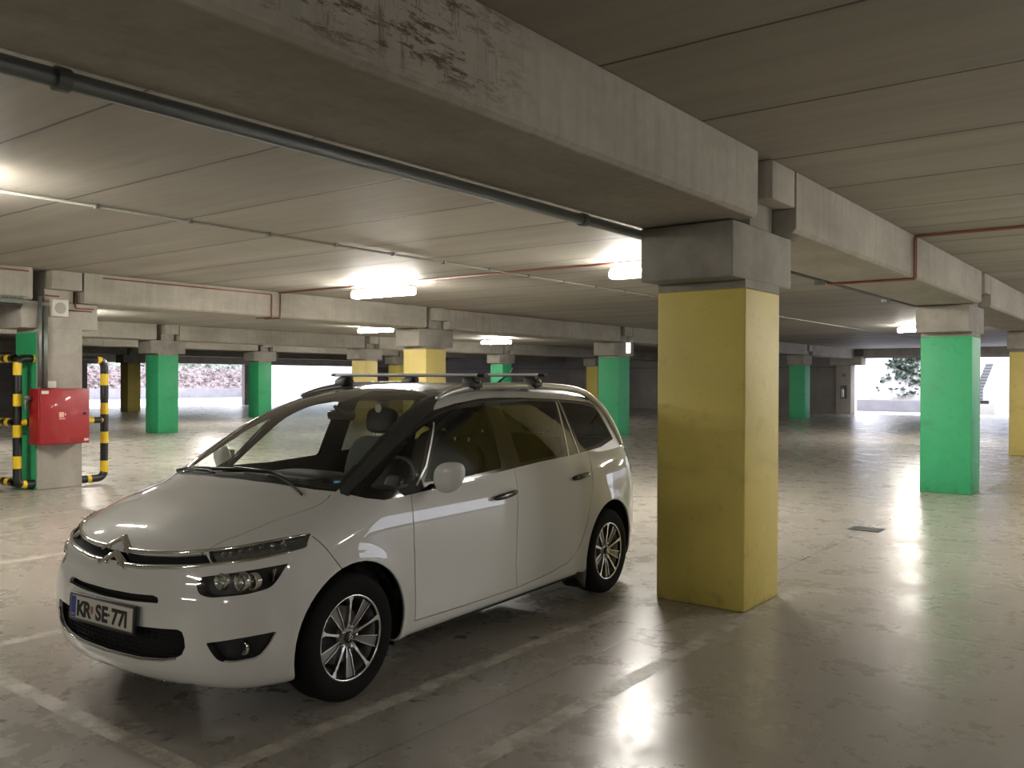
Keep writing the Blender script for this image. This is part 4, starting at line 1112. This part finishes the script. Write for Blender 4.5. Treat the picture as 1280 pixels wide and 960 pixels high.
# openings in the nose
cup('air_slot', ('slot',), (-.05, 0, 0), M['matt'], both=True)
gl = cup('lower_grille', ('grille_low',), (-.06, 0, 0), M['matt'], both=True)
m_ = MB()
for k in range(7):
    z = .325 + .022 * k
    m_.tube([(FZ(z) - FP(abs(y)) - .035, y, z) for y in np.linspace(-.5, .5, 13)], .0035, 5)
for y in np.linspace(-.48, .48, 25):
    m_.tube([(FZ(z) - FP(abs(y)) - .035, y, z) for z in (.32, .40, .475)], .0035, 5)
m_.build('mesh_grille', M['matt'], gl)
ug = cup('upper_grille', ('grille_top',), (-.035, 0, 0), M['matt'], both=True)
def nose(y, z, off):  # point on the nose surface in front view
    B = np.array([[1.5, abs(y), z]]); c = np.array([[-.2, abs(y), z]]); p = body_project(B, c)[0]
    return (float(p[0]) + off, y, z)
def chrome_strip(pts, r, name, sy=.5, off=.002):
    P2 = [Vector(nose(y, z, off)) for y, z in pts]
    return MB().tube(P2, r, 10, sy=1.).build(name, M['chrome'], CAR, smooth=True)
def dens(pts, n=6):
    o = []
    for i in range(len(pts) - 1):
        for k in range(n): t = k / n; o.append((pts[i][0] * (1 - t) + pts[i + 1][0] * t, pts[i][1] * (1 - t) + pts[i + 1][1] * t))
    o.append(pts[-1]); return o
for sg in (1, -1):
    ctop = [(sg * y, z) for y, z in dens([(.06, .812), (.20, .814), (.42, .827), (.55, .843), (.66, .858), (.75, .878), (.83, .897)])]
    cbot = [(sg * y, z) for y, z in dens([(.045, .744), (.20, .745), (.47, .767), (.60, .785), (.756, .806), (.845, .829)])]
    n1 = len(ctop); chrome_strip(ctop, [.0125 - .007 * k / n1 for k in range(n1)], 'chrome_strip'); n1 = len(cbot)
    chrome_strip(cbot, [.0125 - .007 * k / n1 for k in range(n1)], 'chrome_strip')
# double chevron badge
def chevron(zb, zt, name):
    w = .024
    outer = [(-.115, zb), (-.02, zt - .006), (0, zt), (.02, zt - .006), (.115, zb)]
    vs = []; fs = []
    pts = [(-.112, zb), (-.055, zb + (zt - zb) * .52), (0, zt), (.055, zb + (zt - zb) * .52), (.112, zb)]
    for (y, z) in pts:
        x = nose(y, z - .01, 0)[0]
        k = 1. if abs(y) > .01 else 1.25
        vs += [(x - .01, y, z + .004), (x + .012, y, z + .002), (x + .024, y, z - w * k * .5), (x + .012, y, z - w * k), (x - .01, y, z - w * k - .002)]
    for i in range(4):
        for j in range(4): a = i * 5 + j; fs.append((a, a + 1, a + 6, a + 5))
    fs += [(0, 1, 2, 3, 4), (20, 24, 23, 22, 21)]
    return MB().add(vs, fs).build(name, M['chrome'], bd, bevel=.002)
bd = empty('chevron_badge', (0, 0, 0), parent=CAR)
chevron(.812, .872, 'upper_chevron'); chevron(.744, .802, 'lower_chevron')
# chrome lip along lower grille
lip = dens([(-.53, .44), (-.53, .385), (-.49, .348), (-.40, .327), (-.26, .314), (0, .310), (.26, .314), (.40, .327), (.49, .348)], 4)
MB().tube([nose(y, z, -.002) for y, z in lip], .006, 8).build('grille_lip', M['chrome'], CAR, smooth=True)

# number plate
pl_ = empty('number_plate', (.856, 0.025, .512), parent=CAR); pl_.rotation_euler = (0, math.radians(-3), math.radians(1))
MB().box((-.014, -.272, -.069), (0, .272, .069)).build('plate_holder', M['dark'], pl_, bevel=.004)
MB().box((0, -.258, -.052), (.003, .258, .057)).build('plate_face', M['plate'], pl_, bevel=.002)
MB().box((.003, -.253, -.049), (.0038, -.212, .054)).build('blue_band', M['blue'], pl_)
m_ = MB()
for z0, z1, y0, y1 in ((-.056, -.052, -.262, .262), (.058, .062, -.262, .262), (-.056, .062, -.266, -.261), (-.056, .062, .261, .266)): m_.box((.001, y0, z0), (.005, y1, z1))
m_.build('holder_rim', M['alloy_grey'], pl_)
m_ = MB()
for k in range(12):
    a = 2 * PI * k / 12; m_.lathe([(.0041, .0003), (.0041, .0016)], 'x', 6, (0, -.2325 + .0125 * math.cos(a), .026 + .0125 * math.sin(a)))
m_.build('star_ring', M['yellow_gloss'], pl_)
def text(s, size, loc, sx, name, parent, mat, bold=.0):
    cu = bpy.data.curves.new(name, 'FONT'); cu.body = s; cu.size = size; cu.extrude = .0004; cu.offset = bold; cu.align_x = 'LEFT'
    to = bpy.data.objects.new('tmp', cu); C.objects.link(to); bpy.context.view_layer.update()
    me = bpy.data.meshes.new_from_object(to.evaluated_get(bpy.context.evaluated_depsgraph_get())); bpy.data.objects.remove(to)
    # text plane x,y -> plate y,z
    w = max(v.co.x for v in me.vertices); lo = min(v.co.x for v in me.vertices)
    for v in me.vertices:
        x, y, z = v.co; v.co = (loc[0] + z, loc[1] + (x - lo) * sx, loc[2] + y)
    me.name = name; o = link(name, me, mat, parent); return (w - lo) * sx
cy = -.200; base = -.036; hgt = .104
for ch, wd in (('K', .056), ('R', .056), (None, .012), ('crest', .0), (None, .032), ('S', .052), ('E', .052), ('-', .026), ('7', .052), ('7', .052), ('1', .036)):
    if ch is None: cy += wd; continue
    if ch == 'crest':
        MB().prism([(-.012, .022), (.012, .022), (.012, -.004), (.0, -.02), (-.012, -.004)], lambda u, v: (.0036, cy + u, v), lambda u, v: (.0042, cy + u, v)).build('crest', M['crest'], pl_); continue
    if ch == '-':
        MB().box((.0036, cy - .001, -.005), (.0042, cy + .013, .007)).build('character', M['ink'], pl_); cy += wd + .002; continue
    cu = {'K': .052, 'R': .050, 'S': .047, 'E': .045, '7': .046, '1': .026}[ch]
    wid = text(ch, hgt, (.0036, cy, base), 1., 'character', pl_, M['ink'], .0042)
    o = pl_.children[-1]; me = o.data
    zs = [v.co.z for v in me.vertices]; zmin, zmax = min(zs), max(zs)
    for v in me.vertices:
        v.co.y = cy + (v.co.y - cy) / wid * (cu - .006); v.co.z = base + (v.co.z - zmin) / (zmax - zmin) * .080
    cy += cu + .0065
text('SLO', .017, (.0041, -.2465, -.040), .85, 'country_code', pl_, M['plate'], .0003)

# ---- wheels
def wheel(x, sg):
    w = empty('wheel', (x, sg * .885, .328), parent=CAR)
    # local y outward = sg
    def yy(v): return sg * v
    R_, rr = .328, .217
    prof = [(-.205, rr - .01), (-.207, rr + .02), (-.208, rr + .06), (-.200, R_ - .022), (-.185, R_ - .006), (-.15, R_), (-.055, R_), (-.020, R_ - .006), (-.006, R_ - .020), (.004, rr + .07), (.006, rr + .045), (.002, rr + .015), (-.006, rr - .002), (-.010, rr - .012)]
    MB().lathe([(yy(a), b) for a, b in prof], 'y', 72, closed=True).build('tyre', M['rubber'], w, smooth=True)
    m_ = MB()
    for k in range(90):  # tread grooves on the crown
        a = 2 * PI * k / 90
    MB().lathe([(yy(-.20), .195), (yy(-.15), .190), (yy(-.05), .198), (yy(-.03), .206)], 'y', 64).build('rim_barrel', M['alloy_grey'], w, smooth=True)
    MB().lathe([(yy(-.03), .206), (yy(-.012), .207), (yy(-.004), .212), (yy(-.003), .220), (yy(-.010), .2215), (yy(-.02), .2215)], 'y', 96).build('rim_edge', M['alloy'], w, smooth=True)
    MB().lathe([(yy(-.10), .001), (yy(-.10), .150), (yy(-.12), .150), (yy(-.12), .001)], 'y', 48).build('brake_disc', M['alloy_grey'], w)
    MB().lathe([(yy(-.19), .001), (yy(-.19), .19)], 'y', 32).build('inner_cover', M['matt'], w)
    def spoke(mb, a, prof_, y_in=0.):
        # prof_: list of (radius, halfwidth, depth)
        ca, sa = math.cos(a), math.sin(a); vs = []; fs = []
        for (r, h, d) in prof_:
            for (s, dd) in ((-1, 0), (1, 0), (.75, -.026), (-.75, -.026)):
                u, v = r * ca - s * h * sa, r * sa + s * h * ca
                vs.append((u, yy(d + dd + y_in), v))
        n_ = len(prof_)
        for i in range(n_ - 1):
            for j in range(4): a0 = i * 4 + j; b0 = i * 4 + (j + 1) % 4; fs.append((a0, b0, b0 + 4, a0 + 4))
        fs += [(0, 1, 2, 3), tuple(4 * (n_ - 1) + j for j in (3, 2, 1, 0))]
        mb.add(vs, fs)
    thin = MB(); wide = MB(); edge = MB()
    for k in range(5):
        a = PI / 2 + 2 * PI * k / 5
        spoke(thin, a, [(.035, .012, -.034), (.08, .0075, -.022), (.14, .0055, -.014), (.185, .008, -.010), (.2115, .017, -.006)])
        a2 = a + PI / 5
        spoke(wide, a2, [(.062, .008, -.036), (.10, .014, -.026), (.15, .019, -.020), (.209, .027, -.014)], -.002)
        for s in (-1, 1):
            # bright machined borders of the wide spoke
            ca, sa = math.cos(a2), math.sin(a2)
            def pt(r, h): return (r * ca - h * sa, r * sa + h * ca)
            q = [(.045, .006), (.10, .017), (.15, .0225), (.210, .031)]
            vs = []; fs = []
            for (r, h) in q:
                d = np.interp(r, [.045, .10, .15, .21], [-.034, -.022, -.016, -.010])
                for hh, dd in ((h - .0025, 0), (h + .0025, 0), (h + .002, -.022), (h - .002, -.022)):
                    u, v = pt(r, s * hh); vs.append((u, yy(d + dd), v))
            for i in range(3):
                for j in range(4): a0 = i * 4 + j; b0 = i * 4 + (j + 1) % 4; fs.append((a0, b0, b0 + 4, a0 + 4))
            edge.add(vs, fs)
    thin.build('thin_spokes', M['alloy'], w); wide.build('wide_spokes', M['alloy_grey'], w); edge.build('spoke_borders', M['alloy'], w)
    MB().lathe([(yy(-.06), .056), (yy(-.040), .058), (yy(-.032), .048), (yy(-.028), .034), (yy(-.030), .001)], 'y', 40).build('hub', M['alloy_grey'], w, smooth=True)
    MB().lathe([(yy(-.03), .030), (yy(-.018), .030), (yy(-.014), .026), (yy(-.014), .001)], 'y', 32).build('centre_cap', M['black_gloss'], w, smooth=True)
    cv = MB()
    for dz in (.004, -.010):
        cv.prism([(-.016, dz - .006), (0, dz + .006), (.016, dz - .006), (.016, dz - .001), (0, dz + .011), (-.016, dz - .001)], lambda u, v: (u, yy(-.0135), v), lambda u, v: (u, yy(-.0115), v))
    cv.build('cap_chevrons', M['chrome'], w)
    for k in range(5):
        a = PI / 2 + 2 * PI * k / 5 - .0; u, v = .054 * math.cos(a + .32), .054 * math.sin(a + .32)
        MB().lathe([(yy(-.045), .011), (yy(-.022), .011), (yy(-.018), .007), (yy(-.018), .001)], 'y', 12, (u, 0, v)).build('wheel_bolt', M['alloy'], w, smooth=True)
    # dark wheel housing
    hs = [(yy(-.24), .001), (yy(-.24), .375), (yy(.0), .392)]
    return w
for x in (0, -2.83):
    for sg in (1, -1):
        wheel(x, sg)
        vs = []; fs = []; n_ = 24
        for k in range(n_ + 1):
            a = PI * (-.12 + 1.24 * k / n_)
            for (yv, r) in ((.60, .40), (.84, .396)): vs.append((x + r * math.cos(a), sg * yv, .335 + r * math.sin(a)))
        for k in range(n_): fs.append((2 * k, 2 * k + 1, 2 * k + 3, 2 * k + 2))
        fs.append(tuple(2 * k for k in range(n_ + 1)))
        MB().add(vs, fs).build('wheel_arch_liner', M['matt'], CAR, smooth=False, recalc=False)
MB().box((-3.4, -.58, .19), (.62, .58, .26)).build('underbody', M['matt'], CAR)
MB().box((-2.35, -.86, .215), (-.47, .86, .25)).build('floor_pan', M['matt'], CAR)
MB().box((.10, -.55, .26), (.55, .55, .60)).build('engine_block', M['matt'], CAR)

# ---- interior
def blob(name, c, s, mat, parent, e=.55, rx=0., n=20):
    vs = []; fs = []; f = lambda q: math.copysign(abs(q) ** e, q)
    for j in range(n + 1):
        ph = -PI / 2 + PI * j / n
        for i in range(n * 2):
            th = PI * i / n
            v = Vector((f(math.cos(ph)) * f(math.cos(th)) * s[0], f(math.cos(ph)) * f(math.sin(th)) * s[1], f(math.sin(ph)) * s[2]))
            v = Matrix.Rotation(rx, 3, 'Y') @ v; vs.append((c[0] + v.x, c[1] + v.y, c[2] + v.z))
    for j in range(n):
        for i in range(2 * n): fs.append((j * 2 * n + i, j * 2 * n + (i + 1) % (2 * n), (j + 1) * 2 * n + (i + 1) % (2 * n), (j + 1) * 2 * n + i))
    return MB().add(vs, fs).build(name, mat, parent, smooth=True)
def seat(x, y):
    s = empty('seat', (x, y, .3), parent=CAR)
    blob('seat_cushion', (0, 0, .30), (.26, .25, .09), M['cloth'], s)
    blob('backrest', (-.27, 0, .62), (.075, .24, .33), M['cloth'], s, rx=-.26)
    blob('headrest', (-.40, 0, 1.055), (.05, .135, .095), M['cloth'], s, rx=-.2)
    for dy in (-.06, .06): MB().tube([(-.38, dy, .90), (-.40, dy, 1.02)], .007, 8).build('headrest_post', M['steel'], s)
for y in (.38, -.38): seat(-1.20, y)
for y in (.46, 0, -.46): seat(-2.05, y)
ds = MB()
prof = [(-.13, 1.02), (-.40, 1.045), (-.62, 1.035), (-.70, .98), (-.68, .80), (-.62, .55), (-.2, .5), (-.05, .9)]
ds.prism(prof, lambda u, v: (u, -.76, v), lambda u, v: (u, .76, v)); ds.build('dashboard', M['dash'], CAR, bevel=.03, seg=3)
blob('instrument_hood', (-.50, 0, 1.05), (.16, .30, .045), M['dash'], CAR)
sw = empty('steering_wheel', (-.86, .38, 1.0), parent=CAR); sw.rotation_euler = (0, math.radians(62), 0)
MB().lathe([(.016 * math.sin(t * PI / 5), .185 + .016 * math.cos(t * PI / 5)) for t in range(10)], 'z', 40, closed=True).build('steering_rim', M['dash'], sw, smooth=True)
blob('steering_hub', (0, 0, -.02), (.07, .07, .03), M['dash'], sw)
for a in (0, PI, PI * 1.5):
    MB().tube([(0, 0, -.015), (.18 * math.sin(a) * -1 if False else .18 * math.cos(a + PI / 2), .18 * math.sin(a + PI / 2), 0)], .014, 8, sy=.6).build('steering_spoke', M['dash'], sw)
MB().tube([(0, 0, -.02), (0, 0, -.35)], .03, 10).build('steering_column', M['dash'], sw)
rm = blob('rear_view_mirror', (-.80, 0, 1.43), (.022, .12, .035), M['trim'], CAR)
MB().tube([(-.80, 0, 1.43), (-.74, 0, 1.49)], .012, 8).build('mirror_stalk', M['trim'], rm)
ms = body_obj('sensor_cover', None, M['dash'], both=True, off=.004, sel=[(l == 'windscreen') and c[1] < .07 and -1.10 < c[0] < -.74 for l, c in zip(lab, Fc)])
bl_ = body_obj('windscreen_band', None, M['dash'], both=True, off=.003, sel=[(l == 'windscreen') and (c[0] < -1.10 or c[1] > np.interp(c[0], [-1.05, -.8, -.55, -.3, -.085], [.505, .56, .618, .655, .675]) or c[0] > np.interp(c[1], [0, .25, .46, .6, .7], [.06, .035, -.015, -.065, -.12])) for l, c in zip(lab, Fc)])
# sticker / parking tag behind the screen
MB().lathe([(0, .001), (.002, .028)], 'x', 20, (-.965, .17, 1.475)).build('windscreen_sticker', M['white_plastic'], CAR)
# faint blue glow put on a strip of the dashboard
M['screen'] = emis('dim_blue_glow', (.05, .16, .28), .5)
MB().box((-.36, .40, 1.063), (-.34, .62, 1.073)).build('dash_glow_strip', M['screen'], CAR)
# wipers
for (pts) in ([(.085, .60, 1.085), (.055, .50, 1.100), (.02, .30, 1.128), (.045, .0, 1.143), (.03, -.28, 1.140)], [(.10, -.10, 1.12), (.06, -.2, 1.135), (.0, -.45, 1.12), (-.05, -.66, 1.085)]):
    pp = []
    for (x, y, z) in pts:
        c = np.array([[x - .3, abs(y), z - .9 if False else .62]]); B = np.array([[x, abs(y), 1.7]]); c[0][0] = x; q = body_project(B, c)[0]; pp.append((q[0], y, q[2] + .012))
    wp = MB().tube(fillet(pp, .05), .006, 8, sy=1.).build('wiper', M['black_gloss'], CAR, smooth=True)
    a, b = Vector(pp[1]), Vector(pp[-1])
    MB().tube([Vector(p) + Vector((0, 0, .010)) for p in fillet(pp[1:4], .05)], .0065, 8).build('wiper_arm', M['black_gloss'], wp, smooth=True)

# roof bars
def roof_bar(x, zt):
    rb = empty('roof_bar', (x, 0, zt), parent=CAR)
    vs = []
    poly = [(.032 * math.cos(t * PI / 8), .012 * math.sin(t * PI / 8)) for t in range(16)]
    MB().prism(poly, lambda u, v: (u, -.66, v), lambda u, v: (u, .66, v)).build('aluminium_bar', M['alloy_bar'], rb, smooth=False, angle=.7)
    for sg in (1, -1):
        MB().prism([(u * 1.06, v * 1.15) for u, v in poly], lambda u, v: (u, sg * .655, v), lambda u, v: (u * .75, sg * .705, v * .8)).build('end_cap', M['dark'], rb)
        ft = MB()
        prof = [(-.050, -.085), (.050, -.085), (.046, -.04), (.034, -.012), (-.034, -.012), (-.046, -.04)]
        ft.prism(prof, lambda u, v: (u, sg * (.545 + (-.02 if v > -.03 else 0)), v), lambda u, v: (u, sg * (.650 - (.035 if v > -.03 else 0)), v))
        f = ft.build('foot', M['dark'], rb, bevel=.01)
        MB().box((-.03, sg * .63 - .008, -.10), (.03, sg * .63 + .008, -.03)).build('clamp', M['dark'], rb, bevel=.004)
        MB().lathe([(-.0, .001), (.0, .010), (.012, .010), (.012, .001)], 'y', 10, (0, sg * .655 - .006, -.045)).build('lock', M['chrome'], rb)
M['alloy_bar'] = P_('brushed_aluminium_bar', (.80, .80, .78), .5, .55)
roof_bar(-1.42, 1.694); roof_bar(-2.17, 1.700)
# aerial
MB().tube([(-2.55, 0, 1.63), (-2.70, 0, 1.70), (-2.78, 0, 1.76)], [.012, .005, .003], 8).build('aerial', M['dark'], CAR, smooth=True)

# ---------------------------------------------------------------- camera, world, lights
cam = bpy.data.cameras.new('camera'); co = bpy.data.objects.new('camera', cam); bpy.context.scene.collection.objects.link(co)
f_px, yaw, pitch, roll, hgt = 1098.5, 37.594, -.308, .262, 1.668
cam.sensor_fit = 'HORIZONTAL'; cam.sensor_width = 36.; cam.lens = f_px / 1280 * 36.; cam.clip_end = 300
a, pt, r = map(math.radians, (yaw, pitch, roll))
fw = Vector((-math.sin(a) * math.cos(pt), math.cos(a) * math.cos(pt), math.sin(pt))); rt = Vector((math.cos(a), math.sin(a), 0)); up = rt.cross(fw)
Rr = rt * math.cos(r) + up * math.sin(r); U = up * math.cos(r) - rt * math.sin(r)
co.matrix_world = Matrix(((Rr.x, U.x, -fw.x, 0), (Rr.y, U.y, -fw.y, 0), (Rr.z, U.z, -fw.z, hgt), (0, 0, 0, 1)))
bpy.context.scene.camera = co
wd = bpy.data.worlds.new('overcast_sky'); bpy.context.scene.world = wd; wd.use_nodes = True
bg = wd.node_tree.nodes['Background']; bg.inputs[0].default_value = (.86, .88, 1., 1); bg.inputs[1].default_value = 3.3
# overall dim fill of lamps in bays that the photo does not show
def area(loc, size, e, col=(1, .92, .78), rot=(0, 0, 0)):
    l = bpy.data.lights.new('bay_light', 'AREA'); l.shape = 'RECTANGLE'; l.size, l.size_y = size; l.energy = e; l.color = col
    o = bpy.data.objects.new('bay_light', l); o.location = loc; o.rotation_euler = rot; bpy.context.scene.collection.objects.link(o); return o
sc = bpy.context.scene
sc.view_settings.view_transform = 'Standard'; sc.view_settings.look = 'None'; sc.view_settings.exposure = .38
sc.cycles.use_denoising = True
sc.cycles.max_bounces = 8; sc.cycles.transparent_max_bounces = 16; sc.cycles.sample_clamp_indirect = 6.
